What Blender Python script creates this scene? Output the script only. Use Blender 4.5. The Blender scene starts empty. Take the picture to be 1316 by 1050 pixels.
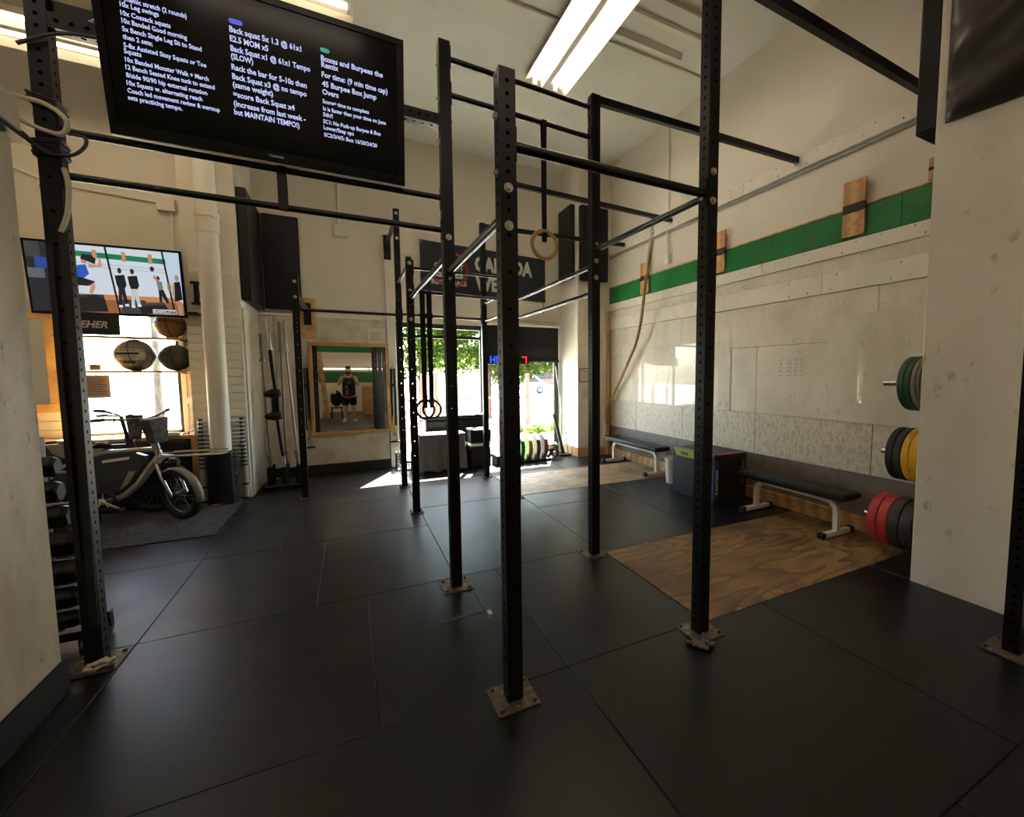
import bpy, math, random
from mathutils import Vector, Matrix, Quaternion

random.seed(11)
SC = bpy.context.scene
COL = SC.collection

# ------------------------------------------------------------------ camera
F_PX, PITCH, ROLL, YAW = 568.94, 0.0777, -0.0021, -0.4832
cam_d = bpy.data.cameras.new('camera')
cam = bpy.data.objects.new('camera', cam_d)
COL.objects.link(cam)
cam_d.sensor_width = 36.0
cam_d.lens = 36.0 * F_PX / 1316.0
cam_d.shift_x = (658.0 - 747.0) / 1316.0
cam_d.clip_start = 0.02
cam_d.clip_end = 300
_rz = Matrix(((math.cos(YAW), math.sin(YAW), 0), (-math.sin(YAW), math.cos(YAW), 0), (0, 0, 1)))
_b = Matrix(((1, 0, 0), (0, 0, -1), (0, 1, 0)))
_rx = Matrix(((1, 0, 0), (0, math.cos(PITCH), -math.sin(PITCH)), (0, math.sin(PITCH), math.cos(PITCH))))
_rr = Matrix(((math.cos(ROLL), -math.sin(ROLL), 0), (math.sin(ROLL), math.cos(ROLL), 0), (0, 0, 1)))
_R = _rr @ _rx @ _b @ _rz
_m = Matrix((_R[0], -_R[1], -_R[2])).transposed().to_4x4()
_m.translation = (0, 0, 1.6)
cam.matrix_world = _m
SC.camera = cam

# ------------------------------------------------------------------ light and exposure
SC.view_settings.view_transform = 'Standard'
SC.view_settings.look = 'None'
SC.view_settings.exposure = 0.14
SC.view_settings.gamma = 1.0
SC.view_settings.use_curve_mapping = False
TUBE_POWER = 20.0
SUN_POWER = 230.0
SKY_POWER = 3.2

W = bpy.data.worlds.new('sky')
SC.world = W
W.use_nodes = True
_nt = W.node_tree
_nt.nodes.clear()
_sky = _nt.nodes.new('ShaderNodeTexSky')
_sky.sky_type = 'NISHITA'
_sky.sun_disc = False
_sky.sun_elevation = math.radians(53)
_sky.sun_rotation = math.atan2(0.444, 0.896)
_sky.dust_density = 2.0
_bg = _nt.nodes.new('ShaderNodeBackground')
_bg.inputs[1].default_value = SKY_POWER
_out = _nt.nodes.new('ShaderNodeOutputWorld')
_nt.links.new(_sky.outputs[0], _bg.inputs[0])
_nt.links.new(_bg.outputs[0], _out.inputs[0])

sun_d = bpy.data.lights.new('sun', 'SUN')
sun_d.energy = SUN_POWER
sun_d.angle = math.radians(0.6)
sun_d.color = (1, 0.95, 0.86)
sun = bpy.data.objects.new('sun', sun_d)
COL.objects.link(sun)
_el = math.radians(53)
_sd = Vector((0.444 * math.cos(_el), 0.896 * math.cos(_el), math.sin(_el)))
sun.rotation_euler = _sd.to_track_quat('Z', 'Y').to_euler()
sun.location = (6, 14, 12)

# ------------------------------------------------------------------ materials
def lin(c):
    def f(x):
        x /= 255.0
        return x / 12.92 if x <= 0.04045 else ((x + 0.055) / 1.055) ** 2.4
    return tuple(f(x) for x in c) + (1.0,)

MATS = {}
def mat(name, rgb, rough=0.5, metal=0.0, noise=None, bump=None, spec=0.5, stretch=None, coat=0.0, rvar=None):
    """noise: list of (scale, rgb2, lo, hi) masks over the base colour; bump: (scale, strength)."""
    if name in MATS:
        return MATS[name]
    m = bpy.data.materials.new(name)
    m.use_nodes = True
    nt = m.node_tree
    N, L = nt.nodes, nt.links
    p = N['Principled BSDF']
    p.inputs['Roughness'].default_value = rough
    p.inputs['Metallic'].default_value = metal
    p.inputs['Specular IOR Level'].default_value = spec
    p.inputs['Coat Weight'].default_value = coat
    p.inputs['Base Color'].default_value = lin(rgb)
    tc = N.new('ShaderNodeTexCoord')
    vec = tc.outputs['Object']
    if stretch:
        mp = N.new('ShaderNodeMapping')
        mp.inputs['Scale'].default_value = stretch
        L.new(vec, mp.inputs['Vector'])
        vec = mp.outputs['Vector']
    last = None
    for (sc, rgb2, lo, hi) in (noise or []):
        nz = N.new('ShaderNodeTexNoise')
        nz.inputs['Scale'].default_value = sc
        nz.inputs['Detail'].default_value = 6
        nz.inputs['Roughness'].default_value = 0.62
        L.new(vec, nz.inputs['Vector'])
        mr = N.new('ShaderNodeMapRange')
        mr.inputs['From Min'].default_value = lo
        mr.inputs['From Max'].default_value = hi
        L.new(nz.outputs['Fac'], mr.inputs['Value'])
        mx = N.new('ShaderNodeMix')
        mx.data_type = 'RGBA'
        L.new(mr.outputs['Result'], mx.inputs[0])
        if last is None:
            mx.inputs[6].default_value = lin(rgb)
        else:
            L.new(last, mx.inputs[6])
        mx.inputs[7].default_value = lin(rgb2)
        last = mx.outputs[2]
    if last is not None:
        L.new(last, p.inputs['Base Color'])
    if rvar:
        nz = N.new('ShaderNodeTexNoise')
        nz.inputs['Scale'].default_value = rvar[0]
        nz.inputs['Detail'].default_value = 5
        L.new(vec, nz.inputs['Vector'])
        mr = N.new('ShaderNodeMapRange')
        mr.inputs['From Min'].default_value = 0.15
        mr.inputs['From Max'].default_value = 0.85
        mr.inputs['To Min'].default_value = rvar[1]
        mr.inputs['To Max'].default_value = rvar[2]
        L.new(nz.outputs['Fac'], mr.inputs['Value'])
        L.new(mr.outputs['Result'], p.inputs['Roughness'])
    if bump:
        nz = N.new('ShaderNodeTexNoise')
        nz.inputs['Scale'].default_value = bump[0]
        nz.inputs['Detail'].default_value = 4
        L.new(vec, nz.inputs['Vector'])
        bp = N.new('ShaderNodeBump')
        bp.inputs['Strength'].default_value = bump[1]
        bp.inputs['Distance'].default_value = 0.01
        L.new(nz.outputs['Fac'], bp.inputs['Height'])
        L.new(bp.outputs['Normal'], p.inputs['Normal'])
    MATS[name] = m
    return m

def emis(name, rgb, strength):
    if name in MATS:
        return MATS[name]
    m = bpy.data.materials.new(name)
    m.use_nodes = True
    p = m.node_tree.nodes['Principled BSDF']
    p.inputs['Base Color'].default_value = (0.02, 0.02, 0.02, 1)
    p.inputs['Emission Color'].default_value = lin(rgb)
    p.inputs['Emission Strength'].default_value = strength
    p.inputs['Roughness'].default_value = 0.3
    MATS[name] = m
    return m

def wood(name, rgb, rgb2, scale=(1, 1, 1), bands=3.0, dist=6.0, rough=0.55, dirt=None):
    if name in MATS:
        return MATS[name]
    m = bpy.data.materials.new(name)
    m.use_nodes = True
    nt = m.node_tree
    N, L = nt.nodes, nt.links
    p = N['Principled BSDF']
    p.inputs['Roughness'].default_value = rough
    tc = N.new('ShaderNodeTexCoord')
    mp = N.new('ShaderNodeMapping')
    mp.inputs['Scale'].default_value = scale
    L.new(tc.outputs['Object'], mp.inputs['Vector'])
    wv = N.new('ShaderNodeTexWave')
    wv.bands_direction = 'Y'
    wv.inputs['Scale'].default_value = bands
    wv.inputs['Distortion'].default_value = dist
    wv.inputs['Detail'].default_value = 3
    wv.inputs['Detail Scale'].default_value = 0.8
    L.new(mp.outputs['Vector'], wv.inputs['Vector'])
    mx = N.new('ShaderNodeMix')
    mx.data_type = 'RGBA'
    mx.inputs[6].default_value = lin(rgb)
    mx.inputs[7].default_value = lin(rgb2)
    L.new(wv.outputs['Fac'], mx.inputs[0])
    last = mx.outputs[2]
    if dirt:
        nz = N.new('ShaderNodeTexNoise')
        nz.inputs['Scale'].default_value = dirt[0]
        nz.inputs['Detail'].default_value = 6
        L.new(tc.outputs['Object'], nz.inputs['Vector'])
        mr = N.new('ShaderNodeMapRange')
        mr.inputs['From Min'].default_value = dirt[2]
        mr.inputs['From Max'].default_value = dirt[3]
        L.new(nz.outputs['Fac'], mr.inputs['Value'])
        m2 = N.new('ShaderNodeMix')
        m2.data_type = 'RGBA'
        L.new(mr.outputs['Result'], m2.inputs[0])
        L.new(last, m2.inputs[6])
        m2.inputs[7].default_value = lin(dirt[1])
        last = m2.outputs[2]
    L.new(last, p.inputs['Base Color'])
    MATS[name] = m
    return m

def glass(name, tint=(255, 255, 255), rough=0.0, ior=1.45):
    if name in MATS:
        return MATS[name]
    m = bpy.data.materials.new(name)
    m.use_nodes = True
    nt = m.node_tree
    N, L = nt.nodes, nt.links
    N.remove(N['Principled BSDF'])
    tr = N.new('ShaderNodeBsdfTransparent')
    tr.inputs[0].default_value = lin(tint)
    gl = N.new('ShaderNodeBsdfGlossy')
    gl.inputs['Roughness'].default_value = rough
    fr = N.new('ShaderNodeFresnel')
    fr.inputs[0].default_value = ior
    mx = N.new('ShaderNodeMixShader')
    ge = N.new('ShaderNodeNewGeometry')
    sb = N.new('ShaderNodeMath'); sb.operation = 'SUBTRACT'
    sb.inputs[0].default_value = 1.0
    L.new(ge.outputs['Backfacing'], sb.inputs[1])
    ml = N.new('ShaderNodeMath'); ml.operation = 'MULTIPLY'
    L.new(fr.outputs[0], ml.inputs[0])
    L.new(sb.outputs[0], ml.inputs[1])
    L.new(ml.outputs[0], mx.inputs[0])
    L.new(tr.outputs[0], mx.inputs[1])
    L.new(gl.outputs[0], mx.inputs[2])
    L.new(mx.outputs[0], N['Material Output'].inputs[0])
    MATS[name] = m
    return m

def ply(name, rgb, rgb2, dirt, scale=1.0, rings=16.0):
    if name in MATS:
        return MATS[name]
    m = bpy.data.materials.new(name)
    m.use_nodes = True
    nt = m.node_tree
    N, L = nt.nodes, nt.links
    p = N['Principled BSDF']
    p.inputs['Roughness'].default_value = 0.5
    tc = N.new('ShaderNodeTexCoord')
    def noise(sc, st, det):
        mp = N.new('ShaderNodeMapping'); mp.inputs['Scale'].default_value = st
        L.new(tc.outputs['Object'], mp.inputs['Vector'])
        n = N.new('ShaderNodeTexNoise'); n.inputs['Scale'].default_value = sc; n.inputs['Detail'].default_value = det
        L.new(mp.outputs['Vector'], n.inputs['Vector'])
        return n.outputs['Fac']
    def math_(op, a, b):
        n = N.new('ShaderNodeMath'); n.operation = op
        L.new(a, n.inputs[0]); n.inputs[1].default_value = b
        return n.outputs[0]
    def ramp(v, lo, hi):
        n = N.new('ShaderNodeMapRange'); n.inputs['From Min'].default_value = lo; n.inputs['From Max'].default_value = hi
        L.new(v, n.inputs['Value']); return n.outputs['Result']
    def mix(f, a, b):
        n = N.new('ShaderNodeMix'); n.data_type = 'RGBA'
        L.new(f, n.inputs[0])
        for k, c in ((6, a), (7, b)):
            if isinstance(c, tuple): n.inputs[k].default_value = lin(c)
            else: L.new(c, n.inputs[k])
        return n.outputs[2]
    g = noise(1.15 * scale, (.42, 1.5, 1), 2.5)
    rg = ramp(math_('FRACT', math_('MULTIPLY', g, rings), 0.0), .35, 1.0)
    c = mix(rg, rgb, rgb2)
    c = mix(ramp(noise(1.6, (1, 1, 1), 6), .42, .72), c, dirt)
    c = mix(ramp(noise(60, (.3, 1, 1), 3), .60, .80), c, tuple(int(x * .62) for x in rgb2))
    c = mix(ramp(noise(5, (1, 1, 1), 8), .66, .74), c, tuple(min(255, int(x * 1.22)) for x in rgb))
    L.new(c, p.inputs['Base Color'])
    MATS[name] = m
    return m

PAINT = mat('cream_paint', (229, 221, 205), 0.55, noise=[(1.2, (219, 210, 193), 0.35, 0.75), (38, (178, 168, 148), 0.70, 0.78)])
PAINT_L = mat('white_paint', (235, 227, 213), 0.5, noise=[(1.7, (218, 211, 193), 0.4, 0.75), (60, (120, 105, 85), 0.735, 0.76)])
PILLAR = mat('pillar_paint', (228, 219, 203), 0.5, noise=[(2.0, (212, 201, 182), 0.45, 0.75), (7, (188, 172, 146), 0.62, 0.70), (26, (150, 132, 104), 0.70, 0.74)], bump=(30, 0.15), stretch=(1, 1, 0.6))
CEIL = mat('ceiling_paint', (228, 224, 212), 0.7, noise=[(0.8, (212, 206, 190), 0.4, 0.8), (7, (196, 188, 170), 0.66, 0.72)])
OSB = mat('painted_chipboard', (226, 216, 200), 0.42, noise=[(3, (205, 195, 174), 0.4, 0.7), (34, (182, 169, 146), 0.58, 0.72)], stretch=(1, 1, 0.6), bump=(50, 0.08))
OSB_LOW = mat('scuffed_chipboard', (214, 205, 186), 0.45, noise=[(26, (190, 177, 154), 0.48, 0.60), (60, (150, 134, 108), 0.56, 0.68)], stretch=(1, 1, 0.5), bump=(60, 0.1))
PARTITION = mat('scuffed_partition', (222, 212, 194), 0.45, noise=[(4, (202, 188, 164), 0.42, 0.65), (13, (172, 148, 118), 0.62, 0.69)], stretch=(1, 1, 0.5), bump=(30, 0.12))
BACKPLY = mat('back_panel_paint', (214, 206, 188), 0.5, noise=[(4, (192, 180, 158), 0.42, 0.66), (18, (160, 146, 120), 0.62, 0.70)], bump=(40, 0.1))
SHIP = mat('shiplap_paint', (232, 226, 208), 0.5, noise=[(5, (216, 208, 188), 0.5, 0.7)])
GREY = mat('grey_strip_paint', (118, 110, 98), 0.5, noise=[(8, (98, 90, 80), 0.45, 0.7)])
CONC = mat('concrete', (96, 92, 86), 0.8, noise=[(5, (70, 68, 64), 0.4, 0.7)])
RUBBER = mat('rubber_mat', (14, 14, 15), 0.36, noise=[(2.2, (24, 24, 25), 0.4, 0.7), (9, (25, 25, 26), 0.45, 0.85), (110, (34, 34, 34), 0.55, 0.85)], rvar=(3.0, 0.29, 0.40), bump=(120, 0.04), spec=0.36)
GREEN = mat('green_paint', (14, 112, 52), 0.42, noise=[(6, (10, 92, 42), 0.4, 0.7)])
STEEL = mat('black_powder_coat', (15, 14, 13), 0.36, noise=[(9, (24, 21, 18), 0.62, 0.74)], spec=0.3)
BARMAT = mat('black_bar_coat', (20, 19, 18), 0.25, spec=0.5)
ZINC = mat('zinc_bolt', (196, 190, 176), 0.3, metal=0.9)
PLATE_ST = mat('worn_base_steel', (88, 80, 70), 0.5, metal=0.4, noise=[(25, (140, 124, 100), 0.52, 0.66)])
CHROME = mat('chrome', (205, 203, 198), 0.16, metal=1.0)
BRUSHED = mat('brushed_steel', (165, 160, 150), 0.34, metal=0.9)
BLACKV = mat('black_vinyl', (20, 18, 17), 0.45, bump=(14, 0.25), spec=0.3)
BLACKF = mat('black_fabric', (18, 18, 19), 0.85)
BLACKP = mat('black_plastic', (20, 20, 21), 0.4)
BLACKR = mat('black_rubber', (24, 24, 24), 0.55, noise=[(30, (36, 35, 34), 0.5, 0.7)])
WHITEM = mat('white_enamel', (226, 220, 206), 0.4, noise=[(20, (190, 180, 160), 0.62, 0.7)])
WHITEP = mat('white_plastic', (228, 226, 220), 0.4)
PINE = wood('pine', (214, 172, 112), (188, 140, 82), (1, 1, 1), 5.0, 5.0)
PINE_Y = wood('pine_kick', (206, 166, 108), (178, 130, 76), (0.25, 0.6, 9), 3.0, 4.0)
PLYW = ply('worn_plywood', (150, 114, 72), (104, 76, 46), (78, 56, 36))
PLYW2 = ply('worn_pale_plywood', (188, 158, 116), (150, 118, 80), (112, 88, 60), 1.1)
TARGET = wood('target_wood', (206, 164, 110), (176, 128, 78), (1, 1, 7), 2.2, 5.0)
MIRROR = mat('mirror_silver', (226, 224, 216), 0.015, metal=1.0)
PAPER = mat('paper', (224, 218, 204), 0.7)
INK = mat('ink', (40, 38, 36), 0.7)
RED = mat('red_rubber', (176, 40, 44), 0.45, noise=[(20, (150, 34, 38), 0.5, 0.7)])
YELLOW = mat('yellow_rubber', (214, 160, 26), 0.45)
GRNPL = mat('green_rubber', (28, 66, 34), 0.45)
GLASS = glass('window_glass', (244, 250, 248))
ACRYL = mat('plywood_under_acrylic', (222, 214, 196), 0.42, noise=[(3, (205, 195, 174), 0.4, 0.7), (16, (176, 162, 138), 0.60, 0.70)], stretch=(1, 1, 0.45), coat=1.0)
ACRYL.node_tree.nodes['Principled BSDF'].inputs['Coat Roughness'].default_value = 0.01

# ------------------------------------------------------------------ mesh builder
class MB:
    def __init__(s):
        s.v, s.f, s.m = [], [], []
    def add(s, vs, fs, mi=0):
        o = len(s.v)
        s.v += [Vector(v) for v in vs]
        s.f += [tuple(i + o for i in f) for f in fs]
        s.m += [mi] * len(fs)
        return s
    def box(s, a, b, mi=0):
        x0, y0, z0 = [min(a[i], b[i]) for i in range(3)]
        x1, y1, z1 = [max(a[i], b[i]) for i in range(3)]
        return s.add([(x0, y0, z0), (x1, y0, z0), (x1, y1, z0), (x0, y1, z0), (x0, y0, z1), (x1, y0, z1), (x1, y1, z1), (x0, y1, z1)],
                     [(0, 3, 2, 1), (4, 5, 6, 7), (0, 1, 5, 4), (1, 2, 6, 5), (2, 3, 7, 6), (3, 0, 4, 7)], mi)
    def obox(s, c, size, rot=None, mi=0):
        c = Vector(c)
        h = [k / 2 for k in size]
        vs = []
        for z in (-1, 1):
            for (x, y) in ((-1, -1), (1, -1), (1, 1), (-1, 1)):
                v = Vector((x * h[0], y * h[1], z * h[2]))
                vs.append(c + (rot @ v if rot else v))
        return s.add(vs, [(0, 3, 2, 1), (4, 5, 6, 7), (0, 1, 5, 4), (1, 2, 6, 5), (2, 3, 7, 6), (3, 0, 4, 7)], mi)
    def beam(s, p, q, w, h, mi=0, up=(0, 0, 1)):
        p, q = Vector(p), Vector(q)
        d = (q - p).normalized()
        u = Vector(up)
        if abs(d.dot(u)) > 0.98:
            u = Vector((0, 1, 0))
        sd = d.cross(u).normalized()
        u = sd.cross(d)
        R = Matrix((d, sd, u)).transposed()
        return s.obox((p + q) / 2, ((q - p).length, w, h), R, mi)
    def cyl(s, p, q, r, r2=None, n=12, caps=True, mi=0):
        p, q = Vector(p), Vector(q)
        r2 = r if r2 is None else r2
        d = (q - p).normalized()
        a = d.orthogonal().normalized()
        b = d.cross(a)
        vs = []
        for c, rr in ((p, r), (q, r2)):
            for i in range(n):
                t = 2 * math.pi * i / n
                vs.append(c + (a * math.cos(t) + b * math.sin(t)) * rr)
        fs = [(i, (i + 1) % n, n + (i + 1) % n, n + i) for i in range(n)]
        if caps:
            fs += [tuple(range(n))[::-1], tuple(range(n, 2 * n))]
        return s.add(vs, fs, mi)
    def tube(s, pts, r, n=8, closed=False, mi=0, flat=None):
        pts = [Vector(p) for p in pts]
        k = len(pts)
        rs = r if isinstance(r, (list, tuple)) else [r] * k
        vs = []
        prev = None
        for i, p in enumerate(pts):
            if closed:
                d = pts[(i + 1) % k] - pts[i - 1]
            else:
                d = pts[min(i + 1, k - 1)] - pts[max(i - 1, 0)]
            d = d.normalized() if d.length > 1e-9 else Vector((0, 0, 1))
            if prev is None:
                a = d.orthogonal().normalized()
                if flat is not None:
                    a = (Vector(flat) - d * d.dot(Vector(flat))).normalized()
            else:
                a = (prev - d * d.dot(prev))
                a = a.normalized() if a.length > 1e-6 else d.orthogonal().normalized()
            prev = a
            b = d.cross(a)
            for j in range(n):
                t = 2 * math.pi * j / n
                vs.append(p + (a * math.cos(t) + b * math.sin(t)) * rs[i])
        fs = []
        for i in range(k if closed else k - 1):
            i2 = (i + 1) % k
            for j in range(n):
                j2 = (j + 1) % n
                fs.append((i * n + j, i * n + j2, i2 * n + j2, i2 * n + j))
        if not closed:
            fs += [tuple(range(n))[::-1], tuple(range((k - 1) * n, k * n))]
        return s.add(vs, fs, mi)
    def strap(s, pts, w, t, side, mi=0):
        side = Vector(side).normalized() * (w / 2)
        pts = [Vector(p) for p in pts]
        vs = []
        for i, p in enumerate(pts):
            d = (pts[min(i + 1, len(pts) - 1)] - pts[max(i - 1, 0)]).normalized()
            nn = d.cross(side).normalized() * (t / 2)
            vs += [p - side - nn, p + side - nn, p + side + nn, p - side + nn]
        fs = []
        for i in range(len(pts) - 1):
            for j in range(4):
                fs.append((i * 4 + j, i * 4 + (j + 1) % 4, i * 4 + 4 + (j + 1) % 4, i * 4 + 4 + j))
        e = (len(pts) - 1) * 4
        fs += [(3, 2, 1, 0), (e, e + 1, e + 2, e + 3)]
        return s.add(vs, fs, mi)
    def lathe(s, prof, c=(0, 0, 0), axis=(0, 0, 1), n=24, mi=0):
        ax = Vector(axis).normalized()
        a = ax.orthogonal().normalized()
        b = ax.cross(a)
        c = Vector(c)
        vs, k = [], len(prof)
        for (r, z) in prof:
            for j in range(n):
                t = 2 * math.pi * j / n
                vs.append(c + ax * z + (a * math.cos(t) + b * math.sin(t)) * max(r, 1e-5))
        fs = []
        for i in range(k - 1):
            for j in range(n):
                j2 = (j + 1) % n
                fs.append((i * n + j, i * n + j2, (i + 1) * n + j2, (i + 1) * n + j))
        return s.add(vs, fs, mi)
    def torus(s, c, axis, R, r, n=32, m=10, mi=0, a0=0, a1=None):
        ax = Vector(axis).normalized()
        a = ax.orthogonal().normalized()
        b = ax.cross(a)
        full = a1 is None
        a1 = 2 * math.pi if full else a1
        pts = [Vector(c) + (a * math.cos(a0 + (a1 - a0) * i / n) + b * math.sin(a0 + (a1 - a0) * i / n)) * R for i in range(n if full else n + 1)]
        return s.tube(pts, r, m, full, mi)
    def ball(s, c, r, n=20, k=12, mi=0):
        if not isinstance(r, (tuple, list)):
            r = (r, r, r)
        c = Vector(c)
        vs = [c + Vector((0, 0, r[2]))]
        for i in range(1, k):
            ph = math.pi * i / k
            for j in range(n):
                t = 2 * math.pi * j / n
                vs.append(c + Vector((r[0] * math.sin(ph) * math.cos(t), r[1] * math.sin(ph) * math.sin(t), r[2] * math.cos(ph))))
        vs.append(c - Vector((0, 0, r[2])))
        fs = [(0, 1 + j, 1 + (j + 1) % n) for j in range(n)]
        for i in range(k - 2):
            for j in range(n):
                fs.append((1 + i * n + j, 1 + (i + 1) * n + j, 1 + (i + 1) * n + (j + 1) % n, 1 + i * n + (j + 1) % n))
        e = len(vs) - 1
        fs += [(e, 1 + (k - 2) * n + (j + 1) % n, 1 + (k - 2) * n + j) for j in range(n)]
        return s.add(vs, fs, mi)
    def prism(s, poly, o, u, v, d, mi=0):
        """polygon in (u, v) at o, extruded along d"""
        o, u, v, d = Vector(o), Vector(u), Vector(v), Vector(d)
        n = len(poly)
        vs = [o + u * a + v * b for a, b in poly] + [o + u * a + v * b + d for a, b in poly]
        fs = [tuple(range(n))[::-1], tuple(range(n, 2 * n))] + [(i, (i + 1) % n, n + (i + 1) % n, n + i) for i in range(n)]
        return s.add(vs, fs, mi)

OFF = {}
def build(name, mb, mats, parent=None, smooth=True, bevel=0.0, seg=1, ang=38):
    me = bpy.data.meshes.new(name)
    off = OFF.get(parent.name, Vector()) if parent else Vector()
    me.from_pydata([tuple(v - off) for v in mb.v], [], mb.f)
    ms = mats if isinstance(mats, (list, tuple)) else [mats]
    for m in ms:
        me.materials.append(m)
    if len(ms) > 1:
        me.polygons.foreach_set('material_index', mb.m)
    me.update()
    if smooth:
        me.polygons.foreach_set('use_smooth', [True] * len(me.polygons))
        me.set_sharp_from_angle(angle=math.radians(ang))
    o = bpy.data.objects.new(name, me)
    COL.objects.link(o)
    if parent:
        o.parent = parent
        OFF[o.name] = off
    if bevel:
        b = o.modifiers.new('bevel', 'BEVEL')
        b.width = bevel
        b.segments = seg
        b.limit_method = 'ANGLE'
        b.angle_limit = math.radians(50)
        if smooth:
            b.harden_normals = False
    return o

def split_build(name, mb, mats, parent, **k):
    """one object per connected piece of the builder"""
    up = list(range(len(mb.v)))
    def find(i):
        while up[i] != i:
            up[i] = up[up[i]]; i = up[i]
        return i
    for f in mb.f:
        a = find(f[0])
        for j in f[1:]:
            b = find(j)
            if a != b: up[b] = a
    groups = {}
    for fi, f in enumerate(mb.f):
        groups.setdefault(find(f[0]), []).append(fi)
    out = []
    for fl in groups.values():
        ids = sorted({i for fi in fl for i in mb.f[fi]})
        mp = {i: n for n, i in enumerate(ids)}
        p = MB(); p.v = [mb.v[i] for i in ids]; p.f = [tuple(mp[i] for i in mb.f[fi]) for fi in fl]; p.m = [mb.m[fi] for fi in fl]
        out.append(build(name, p, mats, parent, **k))
    return out

def tag(o, label=None, cat=None, group=None, kind=None):
    if label: o['label'] = label
    if cat: o['category'] = cat
    if group: o['group'] = group
    if kind: o['kind'] = kind
    return o

def thing(name, label, cat, loc=(0, 0, 0), group=None):
    o = bpy.data.objects.new(name, None)
    COL.objects.link(o)
    o.empty_display_size = 0.1
    o.location = loc
    OFF[o.name] = Vector(loc)
    return tag(o, label, cat, group)

def struct(name, mb, m, **k):
    return tag(build(name, mb, m, **k), kind='structure')

def copy_tree(o, loc=None, rz=None, label=None, parent=None, mats=None):
    c = o.copy()
    COL.objects.link(c)
    c.parent = parent
    if loc is not None: c.location = loc
    if rz is not None: c.rotation_euler = (0, 0, rz)
    if label: c['label'] = label
    for ch in list(o.children):
        copy_tree(ch, parent=c)
    return c

_dg = None
def text_mesh(body, size, bold=0.0, width=None, extrude=0.0005):
    """flat lettering in the local xz plane (facing -y): returns MB, left aligned at x=0, baseline z=0"""
    cu = bpy.data.curves.new('t', 'FONT')
    cu.body = body
    cu.size = size
    cu.offset = bold
    cu.extrude = extrude
    cu.resolution_u = 2
    o = bpy.data.objects.new('t', cu)
    COL.objects.link(o)
    dg = bpy.context.evaluated_depsgraph_get()
    me = bpy.data.meshes.new_from_object(o.evaluated_get(dg))
    mb = MB()
    xs = [v.co.x for v in me.vertices] or [0, 1]
    k = width / (max(xs) - min(xs)) if width else 1.0
    x0 = min(xs)
    mb.add([((v.co.x - x0) * k, -v.co.z, v.co.y) for v in me.vertices], [tuple(p.vertices) for p in me.polygons])
    bpy.data.objects.remove(o)
    bpy.data.curves.remove(cu)
    bpy.data.meshes.remove(me)
    return mb

def put(dst, src, o, u=(1, 0, 0), w=(0, 0, 1), mi=0):
    """place text mesh: local x -> u, local z -> w, local -y -> outwards"""
    o, u, w = Vector(o), Vector(u), Vector(w)
    n = w.cross(u)
    dst.add([o + u * v.x + w * v.z + n * v.y for v in src.v], src.f, mi)
    return dst

# ================================================================== THE SETTING
CZ = 5.57          # ceiling height
WX = 4.62          # plaster of the right wall
BY = 8.30          # back wall

floor = struct('floor', MB().box((-4.8, -5.2, -0.25), (4.8, 8.5, -0.013)), CONC, smooth=False)
def mat_rect(x0, x1, y0, y1):
    g = 0.0025
    o = build('rubber_mat', MB().box((x0 + g, y0 + g, -0.0125), (x1 - g, y1 - g, 0.0)), RUBBER, floor, smooth=False, bevel=0.002)
    o.location.z -= random.random() * 0.0012
def mat_row(y0, y1, xs):
    for a, b in zip(xs, xs[1:]):
        mat_rect(a, b, y0, y1)
mat_row(-5.1, -3.40, [-4.6, -2.75, -0.9, 0.95, 2.8, 4.6])
mat_row(-3.40, -2.03, [-4.6, -3.6, -1.75, 0.1, 1.95, 3.8, 4.6])
mat_row(-2.03, -0.66, [-4.6, -2.7, -0.85, 1.0, 2.85, 4.6])
mat_row(-0.66, 0.71, [-4.6, -3.6, -1.75, 0.1, 1.95, 3.8])
mat_row(0.71, 2.085, [-4.6, -3.3, -2.05, -0.835, 1.01, 2.50, 3.8])
mat_row(2.085, 3.467, [-4.6, -3.67, -2.425, -1.18, 0.065, 1.01, 1.965])
mat_row(3.467, 4.835, [-4.6, -3.67, -2.425, -1.18, -0.25, 0.69])
mat_row(4.835, 6.20, [-4.6, -3.67, -2.425, -1.18, -0.62, 0.69])
mat_row(6.20, 7.43, [-4.6, -2.75, -1.62])
mat_row(6.20, 7.08, [-1.62, -0.3, 0.69])
mat_row(7.08, 8.28, [-1.16, -0.3, 0.69])
mat_row(3.467, 5.50, [0.69, 1.965])
mat_row(5.50, 6.87, [0.69, 1.965])
mat_row(6.87, 8.28, [0.69, 1.965, 3.2, 3.88])
mat_row(3.345, 4.86, [1.965, 3.2, 4.545])
mat_row(4.86, 5.445, [1.965, 3.2, 4.545])
mat_row(6.655, 6.87, [1.965, 3.2, 3.88])
mat_row(6.655, 7.53, [3.88, 4.545])
mat_row(1.78, 2.055, [3.83, 4.55])

ceiling = struct('ceiling', MB().box((-4.8, -5.2, CZ + 0.012), (4.8, 8.5, CZ + 0.2)), CEIL, smooth=False)
_cp = None
for i in range(8):
    for j in range(6):
        if _cp is None:
            _cp = build('ceiling_panel', MB().box((-0.6092, -1.2192, -0.010), (0.6092, 1.2192, 0.0)), CEIL, ceiling, smooth=False)
            o = _cp
        else:
            o = _cp.copy(); COL.objects.link(o); o.parent = ceiling
        o.location = (-4.13 + 1.22 * i, -3.9 + 2.44 * j + (1.22 if i % 2 else 0) - 0.6, CZ + 0.012)

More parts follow.
